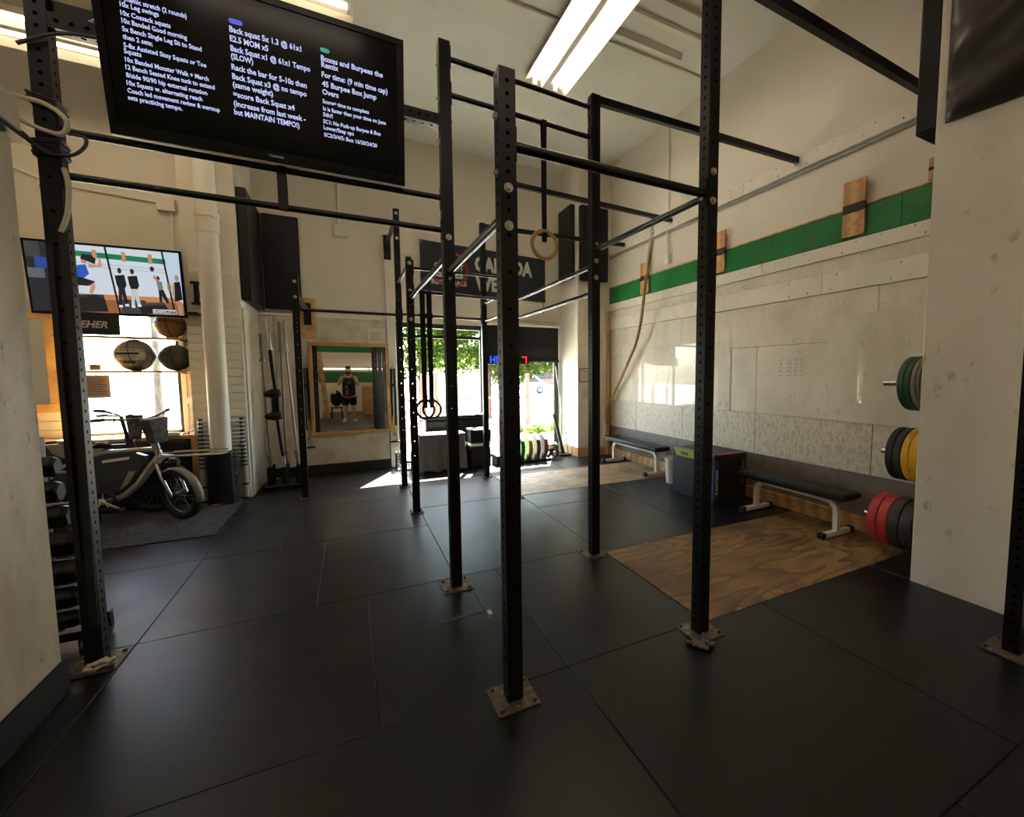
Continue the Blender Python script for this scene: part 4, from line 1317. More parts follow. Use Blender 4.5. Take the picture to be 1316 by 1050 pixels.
for z in (2.45, 2.70): mb.cyl((-1.60, 7.03, z), (-1.60, 7.03, z + .025), .055, n=14)
mb.box((-1.62, 7.03, 2.55), (-1.58, 7.0855, 2.60))
build('spool', mb, STEEL, t)
tag(build('wall_peg', MB().box((-1.70, 6.93, 2.325), (-1.58, 7.0855, 2.355)), STEEL, smooth=False, bevel=.004), 'small black peg sticking out of the shiplap under the bar holder', 'peg')

# rug
RUG = mat('charcoal_carpet', (34, 35, 39), .95, noise=[(55, (78, 80, 86), .48, .62)], bump=(90, .6))
tag(build('rug', MB().box((-3.5, 5.52, 0.0005), (-1.24, 6.93, 0.011)), RUG, smooth=False), 'charcoal ribbed carpet mat under the bicycles', 'rug')

# drain pipe with tyre-tread wrap
t = thing('drain_pipe', 'white vertical drain pipe with a black rubber wrapped foot', 'pipe', (-1.425, 6.86, 0))
build('pipe', MB().cyl((-1.425, 6.86, 0.0), (-1.415, 6.86, CZ - .001), 0.104, n=28), PAINT_L, t)
build('coupling', MB().cyl((-1.415, 6.86, 3.28), (-1.415, 6.86, 3.50), 0.114, n=28).cyl((-1.415, 6.86, 3.46), (-1.415, 6.86, 3.51), 0.121, n=28), PAINT_L, t)
build('pipe_clamp', MB().cyl((-1.432, 6.86, 2.82), (-1.432, 6.86, 2.86), 0.113, n=28).box((-1.64, 6.90, 2.825), (-1.20, 6.93, 2.855)).box((-1.62, 6.93, 2.825), (-1.60, 7.084, 2.855)).cyl((-1.62, 6.90, 2.81), (-1.62, 6.90, 2.875), .012, n=8), PAINT_L, t)
wr_ = build('rubber_wrap', MB().lathe([(0.105, 0.0), (0.132, 0.0), (0.134, 0.3), (0.130, 0.66), (0.105, 0.665)], (-1.425, 6.86, 0.002), n=28), BLACKR, t)
mb = MB()
for i in range(17):
    z = 0.02 + i * .038
    for s in range(16):
        a0 = math.pi * 2 * s / 16
        sg = 1 if s % 2 else -1
        p = Vector((-1.425 + .140 * math.cos(a0), 6.86 + .140 * math.sin(a0), z + 0.0))
        q = Vector((-1.425 + .140 * math.cos(a0 + .36), 6.86 + .140 * math.sin(a0 + .36), z + sg * .024))
        mb.beam(p, q, .024, .017)
build('tread', mb, BLACKR, wr_, smooth=False)
build('torn_edge', MB().ball((-1.47, 6.73, .022), (.06, .03, .02), 8, 6), mat('torn_fibre', (150, 110, 72), .9), wr_)

ALU = mat('aluminium', (188, 186, 180), .4, metal=.35)
# telescopic ladder behind the pipe
t = thing('telescopic_ladder', 'collapsed aluminium telescopic ladder standing behind the drain pipe', 'ladder', (-1.42, 7.03, 0))
for x in (-1.655, -1.235):
    build('rail', MB().cyl((x, 7.045, 0.0), (x, 7.045, .43), .034, n=14), ALU, t)
    mb = MB()
    for k in range(12):
        z = .43 + k * .05
        mb.cyl((x, 7.045, z + .022), (x, 7.045, z + .05), .032 - .001 * k, n=14)
    split_build('rail_section', mb, ALU, t)
    mb = MB()
    for k in range(13):
        z = .43 + k * .05
        mb.cyl((x, 7.045, z), (x, 7.045, z + .022), .038 - .001 * k, n=14)
    mb.cyl((x, 7.045, .18), (x, 7.045, .205), .038, n=14).cyl((x, 7.045, 0), (x, 7.045, .02), .038, n=14)
    split_build('collar', mb, BLACKP, t)
for k in range(12):
    z = .445 + k * .05
    build('rung', MB().box((-1.63, 7.03, z), (-1.26, 7.058, z + .024)), ALU, t, smooth=False, bevel=.004)
build('rung', MB().box((-1.63, 7.03, .18), (-1.26, 7.058, .205)), ALU, t, smooth=False, bevel=.004)

# ================================================================== BICYCLES
SILV = mat('silver_paint', (176, 174, 168), .3, metal=.6)
PANEL = mat('dark_panel', (34, 40, 48), .4)
FEND = mat('grey_fender', (118, 112, 100), .35)
TYRE = mat('tyre', (26, 26, 27), .75, bump=(40, .3))
def wheel(root, nm, c, ax, r=.27, tr=.035):
    w = build(nm, MB().torus(c, ax, r - tr, tr, 40, 10), TYRE, root)
    c, ax = Vector(c), Vector(ax).normalized()
    mb = MB()
    a = ax.orthogonal().normalized(); b = ax.cross(a)
    for k in range(44):
        t_ = 2 * math.pi * k / 44
        d = a * math.cos(t_) + b * math.sin(t_)
        for s in (-1, 1):
            mb.obox(c + d * (r - .006) + ax * s * .014, (.02, .018, .016), Matrix((d.cross(ax), ax, d)).transposed())
    build('tread_blocks', mb, TYRE, w, smooth=False)
    build('rim', MB().torus(c, ax, r - tr * 1.9, .012, 40, 8), BLACKP, w)
    mb = MB()
    for k in range(18):
        t_ = 2 * math.pi * k / 18
        d = a * math.cos(t_) + b * math.sin(t_)
        mb.cyl(c + ax * (.03 if k % 2 else -.03) + d * .03, c + d * (r - tr * 1.9), .0016, n=4)
    build('spokes', mb, BRUSHED, w)
    build('hub', MB().cyl(c - ax * .05, c + ax * .05, .034, n=14), BLACKP, w)
    return w
def bicycle(label, loc, rz, lean, steer, paint, panel, basket):
    t = thing('bicycle', label, 'bicycle', (0, 0, 0))
    R = .28
    fa, ra = Vector((.60, 0, R)), Vector((-.58, 0, R))
    head = Vector((.42, 0, .70)); head2 = Vector((.37, 0, .86))
    bb = Vector((-.02, 0, .27))
    sx = Matrix.Rotation(steer, 3, (head2 - head).normalized())
    def st(p): return head + sx @ (Vector(p) - head)
    fc = st(fa)
    wheel(t, 'front_wheel', fc, sx @ Vector((0, 1, 0)), R)
    wheel(t, 'rear_wheel', ra, (0, 1, 0), R)
    mb = MB()
    mb.tube([head + Vector((-.0, 0, .02)), (.34, 0, .60), (.24, 0, .44), (.13, 0, .32), (0, 0, .26), (-.12, 0, .25)], [.034, .04, .04, .038, .036, .03], 10)
    mb.tube([head + Vector((-.02, 0, .08)), (.22, 0, .785), (.0, 0, .775), (-.24, 0, .72), (-.42, 0, .61), (-.49, 0, .42)], [.03, .026, .024, .024, .022, .02], 10)
    mb.tube([bb, (-.10, 0, .50), (-.17, 0, .80)], .022, 10)
    for s in (-1, 1):
        mb.tube([bb + Vector((0, s * .04, 0)), (-.3, s * .07, .28), ra + Vector((0, s * .075, 0))], .014, 8)
        mb.tube([(-.40, s * .03, .44), (-.46, s * .07, .38), ra + Vector((0, s * .075, 0))], .012, 8)
    mb.cyl(head - (head2 - head) * .2, head2, .034, n=14)
    build('frame', mb, paint, t)
    pb = build('side_panel', MB().prism([(-.42, .33), (-.02, .30), (.10, .34), (.21, .44), (.30, .62), (.31, .72), (.20, .765), (-.02, .755), (-.24, .70), (-.40, .60), (-.44, .48)], (0, -.05, 0), (1, 0, 0), (0, 0, 1), (0, .10, 0)), panel, t, smooth=False, bevel=.01, seg=2)
    build('stripe', MB().prism([(-.04, .665), (.18, .69), (.185, .72), (-.035, .695)], (0, -.0525, 0), (1, 0, 0), (0, 0, 1), (0, .003, 0)), WHITEP, pb, smooth=False)
    for k in range(3):
        build('pinstripe', MB().prism([(.10 + .025 * k, .38 + .02 * k), (.115 + .025 * k, .39 + .02 * k), (.19 + .02 * k, .56), (.18 + .02 * k, .565)], (0, -.0525, 0), (1, 0, 0), (0, 0, 1), (0, .003, 0)), SILV, pb, smooth=False)
    mb = MB()
    for s in (-1, 1):
        mb.tube([st(head + Vector((.03, s * .07, -.04))), st((.52, s * .085, .48)), st(fa + Vector((0, s * .075, 0)))], [.02, .018, .014], 10)
    mb.beam(st(head + Vector((.03, -.085, -.04))), st(head + Vector((.03, .085, -.04))), .05, .04)
    build('fork', mb, CHROME if paint is SILV else paint, t)
    # fender
    vs, fs = [], []
    n = 14
    for i in range(n + 1):
        a = math.radians(-12 + 150 * i / n)
        for j in range(5):
            b = (j - 2) / 2
            p = fa + Vector(((R + .028 - .018 * b * b) * math.cos(a), .045 * b, (R + .028 - .018 * b * b) * math.sin(a)))
            vs.append(st(p))
    for i in range(n):
        for j in range(4):
            k = i * 5 + j
            fs.append((k, k + 1, k + 6, k + 5))
    fe = build('fender', MB().add(vs, fs), FEND, t)
    m_ = fe.modifiers.new('thickness', 'SOLIDIFY'); m_.thickness = .003
    build('fender_stay', MB().tube([st((.60, -.05, R)), st((.66, -.055, .42)), st((.72, -.05, .52))], .004, 6), BRUSHED, fe)
    # bars
    top = st(head2 + Vector((-.05, 0, .26)))
    mb = MB().cyl(head2, head2 + (head2 - head) * .25, .026, n=12).cyl(head2 + (head2 - head) * .2, top, .018, n=12)
    build('stem', mb, BLACKP, t)
    hbm = MB().tube([st((.14, -.34, 1.16)), st((.20, -.28, 1.16)), st((.29, -.12, 1.13)), top, st((.29, .12, 1.13)), st((.20, .28, 1.16)), st((.14, .34, 1.16))], .0125, 10)
    hbo = build('handlebar', hbm, BLACKP, t)
    split_build('grip', MB().cyl(st((.13, -.35, 1.16)), st((.20, -.28, 1.16)), .018, n=10).cyl(st((.13, .35, 1.16)), st((.20, .28, 1.16)), .018, n=10), BLACKR, hbo)
    split_build('brake_lever', MB().tube([st((.24, -.2, 1.15)), st((.28, -.27, 1.13)), st((.25, -.34, 1.12))], .006, 6).tube([st((.24, .2, 1.15)), st((.28, .27, 1.13)), st((.25, .34, 1.12))], .006, 6), BLACKP, hbo)
    split_build('brake_cable', MB().tube([st((.27, -.2, 1.15)), st((.42, -.16, 1.12)), st((.48, -.04, .95)), st((.45, -.03, .72))], .005, 6).tube([st((.27, .2, 1.15)), st((.44, .12, 1.08)), st((.45, .03, .9)), st((.40, .0, .66))], .005, 6), CABB, hbo)
    # front bag and rack
    Rb = sx
    build('handlebar_bag', MB().add([st(p) for p in ((.38, -.07, .86), (.48, -.07, .86), (.48, .07, .86), (.38, .07, .86), (.35, -.10, 1.13), (.50, -.10, 1.13), (.50, .10, 1.13), (.35, .10, 1.13))], [(0, 3, 2, 1), (4, 5, 6, 7), (0, 1, 5, 4), (1, 2, 6, 5), (2, 3, 7, 6), (3, 0, 4, 7)]), mat('bag_cloth', (92, 88, 82), .8, noise=[(25, (50, 48, 46), .45, .6)]), t, smooth=False, bevel=.015, seg=2)
    if basket:
        mb = MB()
        for k in range(7):
            y = -.15 + .05 * k
            mb.tube([(.50, y, .70), (.98, y, .70)], .006, 6)
        for k in range(9):
            mb.tube([(.50 + .06 * k, -.15, .70), (.50 + .06 * k, .15, .70)], .005, 6)
        for s in (-1, 1):
            mb.tube([(.48, s * .155, .70), (.98, s * .155, .70), (.98, s * .155, .745), (.48, s * .155, .745)], .007, 6, True)
        mb.tube([(.42, -.05, .72), (.52, -.05, .70)], .012, 8).tube([(.42, .05, .72), (.52, .05, .70)], .012, 8)
        build('front_rack', mb, BRUSHED, t)
        build('headlight', MB().lathe([(.0, 0), (.05, 0.0), (.055, .03), (.045, .08), (0, .09)], (.50, 0, .63), (1, 0, -.1), 16), BLACKP, t)
        # pale bowl-shaped rear seat with stuff inside
        bw = build('rear_basket', MB().lathe([(.10, 0), (.17, .05), (.215, .14), (.225, .15), (.205, .14), (.16, .06), (.0, .02)], (-.28, .05, .735), (0, 0, 1), 24), mat('bowl_cream', (206, 196, 172), .5), t)
        build('contents', MB().ball((-.30, .05, .86), (.13, .12, .06), 12, 8).ball((-.20, .02, .87), (.08, .07, .05), 10, 6), mat('dark_cloth', (58, 42, 36), .9, noise=[(18, (140, 84, 70), .6, .7)]), bw)
    # drivetrain
    cr = build('chainring', MB().torus((-.02, -.075, .27), (0, 1, 0), .098, .009, 40, 6).torus((-.02, -.079, .27), (0, 1, 0), .082, .006, 40, 6), BLACKP, t)
    mb = MB().cyl((-.02, -.09, .27), (-.02, -.05, .27), .03, n=14)
    for k in range(5):
        a = k * 2 * math.pi / 5 + .3
        mb.beam((-.02, -.078, .27), (-.02 + .085 * math.cos(a), -.078, .27 + .085 * math.sin(a)), .008, .022, up=(0, 1, 0))
    build('spider', mb, CHROME, cr)
    ca = build('crank', MB().beam((-.02, -.10, .27), (.12, -.105, .185), .018, .03, up=(0, 1, 0)), BRUSHED, t, smooth=False, bevel=.004)
    pd = build('pedal', MB().box((.075, -.21, .168), (.175, -.115, .174)).box((.075, -.21, .192), (.175, -.115, .198)).box((.075, -.21, .168), (.083, -.115, .198)).box((.167, -.21, .168), (.175, -.115, .198)).cyl((.125, -.11, .183), (.125, -.21, .183), .01, n=8), BLACKP, ca, smooth=False)
    build('chain', MB().tube([(-.02, -.07, .37), (-.58, -.07, .33), (-.62, -.07, .28), (-.58, -.07, .23), (-.02, -.07, .17)], .005, 5), STEEL, t)
    build('kickstand', MB().tube([(-.12, .05, .25), (-.16, .16, .03)], .009, 8), BLACKP, t)
    sd = build('saddle', MB().ball((-.20, 0, .845), (.13, .075, .04), 16, 8).ball((-.08, 0, .85), (.10, .035, .03), 12, 6), BLACKV, t)
    build('rear_rack', MB().tube([(-.30, -.1, .60), (-.86, -.1, .62), (-.86, .1, .62), (-.30, .1, .60)], .012, 8, True).tube([(-.58, -.08, .28), (-.62, -.1, .61)], .008, 6).tube([(-.58, .08, .28), (-.62, .1, .61)], .008, 6), paint, t)
    t.location = loc
    t.rotation_euler = (lean, 0, rz)
    return t
bicycle('silver cargo e-bike with a dark side panel and wire front rack', (-2.28, 6.36, .012), -.12, -.10, -.62, SILV, PANEL, True)
bicycle('dark bicycle standing behind the silver e-bike, handlebar against the window', (-2.62, 6.78, .012), .03, -.06, .3, BLACKP, BLACKP, False)

# ================================================================== BARBELL STAND, MIRROR, STRAPS
t = thing('barbell_stand', 'low black floor stand with sleeves holding barbells upright', 'barbell stand', (-0.82, 7.55, 0))
build('base', MB().box((-1.10, 7.28, 0.0), (-0.60, 7.34, .06)).box((-1.10, 7.78, 0.0), (-0.60, 7.84, .06)).box((-1.10, 7.34, 0.0), (-1.04, 7.78, .06)).box((-.66, 7.34, 0.0), (-.60, 7.78, .06)).box((-1.04, 7.34, .045), (-.66, 7.78, .055)), STEEL, t, smooth=False, bevel=.003)
for x in (-1.02, -.85, -.68):
    for y in (7.42, 7.56, 7.70):
        build('sleeve', MB().lathe([(.0, .056), (.036, .056), (.036, .30), (.030, .30), (.030, .06)], (x, y, 0), n=14), STEEL, t)
def barbell(label, p, q, m_shaft, m_sleeve, sl=.42, r=.0145):
    p, q = Vector(p), Vector(q)
    d = (q - p).normalized()
    t = thing('barbell', label, 'barbell', p, 'barbells in the floor stand')
    build('shaft', MB().cyl(p + d * sl, q - d * sl, r, n=12), m_shaft, t)
    for a, s in ((p, 1), (q, -1)):
        build('sleeve', MB().cyl(a, a + d * s * sl, .025, n=14), m_sleeve, t)
        build('collar', MB().cyl(a + d * s * (sl - .02), a + d * s * (sl + .012), .038, n=14), m_sleeve, t)
    return t
DULL = mat('dull_bar_steel', (132, 122, 106), .38, metal=.85)
DARKB = mat('dark_bar_steel', (58, 52, 46), .4, metal=.7)
barbell('leftmost barbell in the floor stand, dull steel and slightly shorter', (-1.02, 7.56, .062), (-1.075, 7.70, 2.18), DULL, DULL, .38, .013)
barbell('steel barbell standing just right of the padded squat bar', (-.85, 7.70, .062), (-.855, 7.78, 2.36), DULL, DULL)
barbell('rightmost barbell in the floor stand with a bright sleeve', (-.68, 7.56, .062), (-.80, 7.66, 2.37), BRUSHED, CHROME)
t = thing('squat_bar', 'black cambered squat bar with two padded handles in the floor stand', 'squat bar', (-.85, 7.42, .062), 'barbells in the floor stand')
build('shaft', MB().tube([(-.86, 7.44, .45), (-.895, 7.46, .85), (-.91, 7.47, 1.0), (-.91, 7.47, 1.40), (-.925, 7.48, 1.55), (-.955, 7.52, 1.95)], .022, 12), STEEL, t)
split_build('sleeve', MB().cyl((-.85, 7.42, .062), (-.86, 7.44, .45), .025, n=14).cyl((-.955, 7.52, 1.95), (-.97, 7.54, 2.38), .025, n=14).cyl((-.86, 7.44, .43), (-.861, 7.442, .46), .04, n=14).cyl((-.955, 7.52, 1.94), (-.956, 7.521, 1.965), .04, n=14), CHROME, t)
build('pad', MB().cyl((-.91, 7.47, 1.02), (-.91, 7.47, 1.36), .055, n=16), BLACKV, t)
for z in (1.03, 1.34):
    h = build('padded_handle', MB().lathe([(.0, -.02), (.05, -.02), (.062, .0), (.062, .08), (.056, .10), (.045, .115), (.042, .15), (.025, .17), (.0, .172)], (-.88, 7.45, z), (-.86, -.5, -.05), 16), BLACKV, t)
t = thing('wall_mirror', 'pine framed wall mirror reflecting the photographer', 'mirror', (.04, BY - .04, .62))
mb = MB()
for x0, x1, z0, z1 in ((-.55, .625, .615, .665), (-.55, .625, 2.06, 2.115), (-.55, -.50, .665, 2.06), (.575, .625, .665, 2.06)):
    mb.box((x0, BY - .065, z0), (x1, BY - .0305, z1))
build('frame', mb, PINE, t, smooth=False, bevel=.003)
build('glass', MB().box((-.50, BY - .046, .665), (.575, BY - .034, 2.06)), MIRROR, t, smooth=False)
WEBY = mat('yellow_webbing', (196, 158, 52), .7)
def trainer(label, x, side):
    t = thing('suspension_trainer', label, 'suspension strap', (x, BY - .06, .42), 'suspension straps beside the mirror')
    y = BY - .062
    build('wall_anchor', MB().box((x - .05, y + .012, 1.68), (x + .05, y + .031, 1.78)).torus((x, y - .005, 1.72), (1, 0, 0), .025, .006, 14, 6), BRUSHED, t)
    for s in (-.022, .022):
        build('strap', MB().strap([(x + s, y - .01, 1.70), (x + s * 1.3, y - .006, 1.2), (x + s * 1.1, y, .72)], .034, .006, (1, 0, 0)), BLACKF, t, smooth=False)
    build('buckle', MB().obox((x, y - .014, 1.42), (.07, .02, .06)), BLACKP, t, smooth=False, bevel=.004)
    build('yellow_tail', MB().strap([(x + .01 * side, y - .012, .88), (x + .02 * side, y - .02, .70), (x, y - .016, .55)], .032, .004, (1, 0, 0)), WEBY, t, smooth=False)
    for s in (-1, 1):
        c = Vector((x + .02 * s, y - .02, .44))
        h = build('handle_loop', MB().tube([c + Vector((0, 0, .15)), c + Vector((-.07, -.01 * s, 0)), c + Vector((.07, -.01 * s, 0))], .006, 6, True), BLACKF, t)
        build('grip', MB().cyl(c + Vector((-.065, -.01 * s, 0)), c + Vector((.065, -.01 * s, 0)), .016, n=10), BLACKR, h)
trainer('black suspension strap with yellow tails on the left of the mirror', -.60, 1)
trainer('black suspension strap with yellow tails on the right of the mirror', .675, -1)

# ================================================================== SHOPFRONT WINDOW AREA
t = thing('roller_shade', 'black roller shade half lowered over the right of the shopfront window', 'shade', (3.07, BY - .04, 1.86))
build('fabric', MB().box((2.34, BY - .036, 1.88), (3.81, BY - .030, 2.53)), mat('shade_cloth', (17, 16, 15), .8), t, smooth=False)
build('roller', MB().cyl((2.32, BY - .045, 2.56), (3.83, BY - .045, 2.56), .036, n=16), PAINT_L, t)
build('bottom_rail', MB().box((2.33, BY - .05, 1.835), (3.82, BY - .02, 1.885)), BLACKP, t, smooth=False, bevel=.004)
build('cord', MB().tube([(3.835, BY - .04, 2.54), (3.84, BY - .04, 1.2), (3.85, BY - .04, 1.15), (3.855, BY - .04, 1.25), (3.85, BY - .05, 2.54)], .004, 5), CABB, t)
t = thing('interval_timer', 'digital interval timer with blue and red digits below the roller shade', 'timer', (2.72, 8.15, 1.79))
build('housing', MB().box((2.30, 8.13, 1.785), (3.12, 8.18, 1.955)), BLACKP, t, smooth=False, bevel=.006)
build('mount', MB().box((2.6, 8.18, 1.84), (2.8, 8.248, 1.90)), STEEL, t, smooth=False)
def digit(mb, x, z, segs, w=.075, h=.12):
    q = {'a': (0, h, w, h), 'b': (w, h / 2, w, h), 'c': (w, 0, w, h / 2), 'd': (0, 0, w, 0), 'e': (0, 0, 0, h / 2), 'f': (0, h / 2, 0, h), 'g': (0, h / 2, w, h / 2)}
    for s in segs:
        x0, z0, x1, z1 = q[s]
        mb.beam((x + x0, 8.127, z + z0), (x + x1, 8.127, z + z1), .004, .018, up=(0, 1, 0)) if False else mb.box((x + x0 - .009, 8.125, z + z0 - .009), (x + x1 + .009, 8.1295, z + z1 + .009))
BLUE_E = emis('blue_led', (40, 80, 255), 2.2)
RED_E = emis('red_led', (255, 40, 30), 2.2)
mb = MB(); digit(mb, 2.36, 1.81, 'bcefg'); digit(mb, 2.48, 1.81, 'abcdef')
build('blue_digits', mb, BLUE_E, t, smooth=False)
mb = MB(); digit(mb, 2.68, 1.81, 'abcdef'); digit(mb, 2.80, 1.81, 'abcdef'); digit(mb, 2.99, 1.81, 'abc')
build('red_digits', mb, RED_E, t, smooth=False)

# plates standing in a floor cradle by the window
def plate_prof(r, w):
    return [(.026, 0), (.05, 0.002), (.06, .004), (r * .62, .004), (r * .68, 0), (r - .008, 0), (r, .008), (r, w - .008), (r - .008, w), (r * .68, w), (r * .62, w - .004), (.06, w - .004), (.05, w - .002), (.026, w), (.026, 0)]
def bumper(label, c, ax, m, r=.225, w=.06, group=None, cat='weight plate', letter=None):
    """c = centre of the near face, ax = axis direction"""
    t = thing('bumper_plate', label, cat, (c[0], c[1], c[2] - r), group)
    build('disc', MB().lathe(plate_prof(r, w), c, ax, 36), m, t)
    build('hub', MB().lathe([(.0255, -.001), (.046, -.001), (.046, w + .001), (.0255, w + .001)], c, ax, 20), BRUSHED, t)
    return t
cols = [('grey', mat('grey_rubber', (150, 148, 142), .5)), ('green', mat('bright_green_rubber', (52, 122, 70), .45)), ('tan', mat('tan_rubber', (176, 136, 92), .5)), ('blue grey', mat('blue_rubber', (58, 74, 92), .5)), ('brown', mat('brown_rubber', (112, 78, 58), .5))]
t = thing('plate_cradle', 'low black cradle holding plates beside the shopfront window', 'plate rack', (2.85, 7.62, 0))
build('rail', MB().box((2.50, 7.44, 0), (3.27, 7.50, .05)).box((2.50, 7.74, 0), (3.27, 7.80, .05)).box((2.50, 7.50, 0), (2.55, 7.74, .03)).box((3.22, 7.50, 0), (3.27, 7.74, .03)), STEEL, t, smooth=False, bevel=.003)
for i in range(6):
    split_build('divider', MB().box((2.505 + .15 * i, 7.47, .05), (2.515 + .15 * i, 7.49, .16)).box((2.505 + .15 * i, 7.75, .05), (2.515 + .15 * i, 7.77, .16)), STEEL, t, smooth=False)
for i, (nm, m) in enumerate(cols):
    bumper('%s bumper plate standing in the cradle by the shopfront window' % nm, (2.535 + .15 * i, 7.62, .265), (1, -.06, -.02), m, .24, .075, 'plates in the window cradle')
# dark utility kit in the corner beside the cradle
t = thing('ab_wheel_set', 'black wheeled exercise roller lying in front of the corner column', 'exercise roller', (3.42, 7.75, 0))
build('wheel', MB().torus((3.44, 7.66, .115), (1, .3, 0), .085, .03, 24, 10), BLACKR, t)
build('wheel', MB().torus((3.36, 7.80, .115), (1, .3, 0), .085, .03, 24, 10), BLACKR, t)
build('body', MB().ball((3.40, 7.74, .24), (.15, .11, .07), 16, 10), WHITEP, t)
build('band', MB().torus((3.40, 7.74, .24), (0.2, .1, 1), .135, .012, 24, 8), GRNPL, t)
t = thing('floor_stand', 'dark leaning bar stand in the corner left of the column', 'stand', (3.70, 7.9, 0))
build('upright', MB().beam((3.72, 7.86, .02), (3.66, 8.16, .78), .07, .03), STEEL, t, smooth=False, bevel=.004)
build('bar', MB().cyl((3.80, 7.80, .01), (3.73, 8.23, 1.75), .012, n=8), BRUSHED, t)
build('foot', MB().box((3.58, 7.74, 0), (3.84, 7.96, .03)), STEEL, t, smooth=False, bevel=.004)

# covered equipment and black boxes in front of the glass
def tarp_mb(x0, x1, y0, y1, h, seed, folds=11, amp=.035):
    r = random.Random(seed)
    mb = MB(); n = 72; k = 10
    per = []
    for i in range(n):
        a = 2 * math.pi * i / n
        cx, cy = math.cos(a), math.sin(a)
        s = 1 / max(abs(cx), abs(cy))
        per.append((max(-1, min(1, cx * s * 1.02)), max(-1, min(1, cy * s * 1.02))))
    vs, fs = [], []
    for j in range(k + 1):
        t_ = j / k
        for i, (a, b) in enumerate(per):
            f = math.sin(i * folds * 2 * math.pi / n + seed) * amp * (1 - t_) ** .7 + math.sin(i * 1.7 + j * .5) * .012
            ex = 1 + f + .05 * (1 - t_)
            zz = h * t_ + (.02 * math.sin(i * .9 + seed) if j == 0 else 0) + (.004 * r.random() if j else 0.02)
            vs.append(((x0 + x1) / 2 + (x1 - x0) / 2 * a * ex, (y0 + y1) / 2 + (y1 - y0) / 2 * b * ex, zz))
    for j in range(k):
        for i in range(n):
            fs.append((j * n + i, j * n + (i + 1) % n, (j + 1) * n + (i + 1) % n, (j + 1) * n + i))
    vs.append(((x0 + x1) / 2, (y0 + y1) / 2, h + .015))
    c = len(vs) - 1
    for i in range(n):
        fs.append((k * n + i, k * n + (i + 1) % n, c))
    return mb.add(vs, fs)
TARP = mat('grey_tarp', (112, 112, 112), .25, bump=(7, .5), spec=.7)
tag(build('covered_machine', tarp_mb(.98, 1.70, 7.42, 7.88, .62, 3, 15, .09), TARP, ang=70), 'exercise machine under a creased grey plastic cover by the shopfront window', 'cover')
t = thing('storage_box', 'tall black upholstered box behind the covered machine', 'box', (1.75, 7.95, 0))
build('body', MB().box((1.15, 7.96, 0), (2.22, 8.24, .80)), BLACKV, t, bevel=.03, seg=3)
build('lid', MB().box((1.13, 7.94, .802), (2.24, 8.255, .88)), BLACKV, t, bevel=.025, seg=3)
t = thing('foam_stack', 'black padded block right of the covered machine', 'foam block', (1.97, 7.7, 0))
build('lower_block', MB().box((1.80, 7.48, 0), (2.15, 7.87, .36)), BLACKV, t, bevel=.02, seg=2)
build('pale_strip', MB().box((1.80, 7.475, .37), (2.15, 7.87, .415)), WHITEP, t, smooth=False, bevel=.004)
build('upper_block', MB().box((1.79, 7.47, .42), (2.16, 7.87, .66)), BLACKV, t, bevel=.03, seg=3)
tag(build('kit_bag', tarp_mb(2.24, 2.44, 7.42, 7.75, .17, 8, 7, .08), BLACKF, ang=70), 'small dark kit bag on the floor left of the window plates', 'bag')
t = thing('mesh_crate', 'small black mesh crate at the left foot of the shopfront window', 'crate', (.80, 8.0, 0))
mb = MB()
for k in range(7):
    z = .02 + k * .045
    mb.tube([(.66, 7.80, z), (.92, 7.80, z), (.92, 8.05, z), (.66, 8.05, z)], .007, 6, True)
for k in range(7):
    x = .66 + k * .0433
    mb.cyl((x, 7.80, .0), (x, 7.80, .30), .006, n=6).cyl((x, 8.05, 0), (x, 8.05, .30), .006, n=6)
for k in range(1, 6):
    y = 7.80 + k * .0417
    mb.cyl((.92, y, 0), (.92, y, .30), .006, n=6).cyl((.66, y, 0), (.66, y, .30), .006, n=6)
build('mesh', mb, BLACKP, t)
build('bottom', MB().box((.66, 7.80, .0), (.92, 8.05, .012)), BLACKP, t, smooth=False)

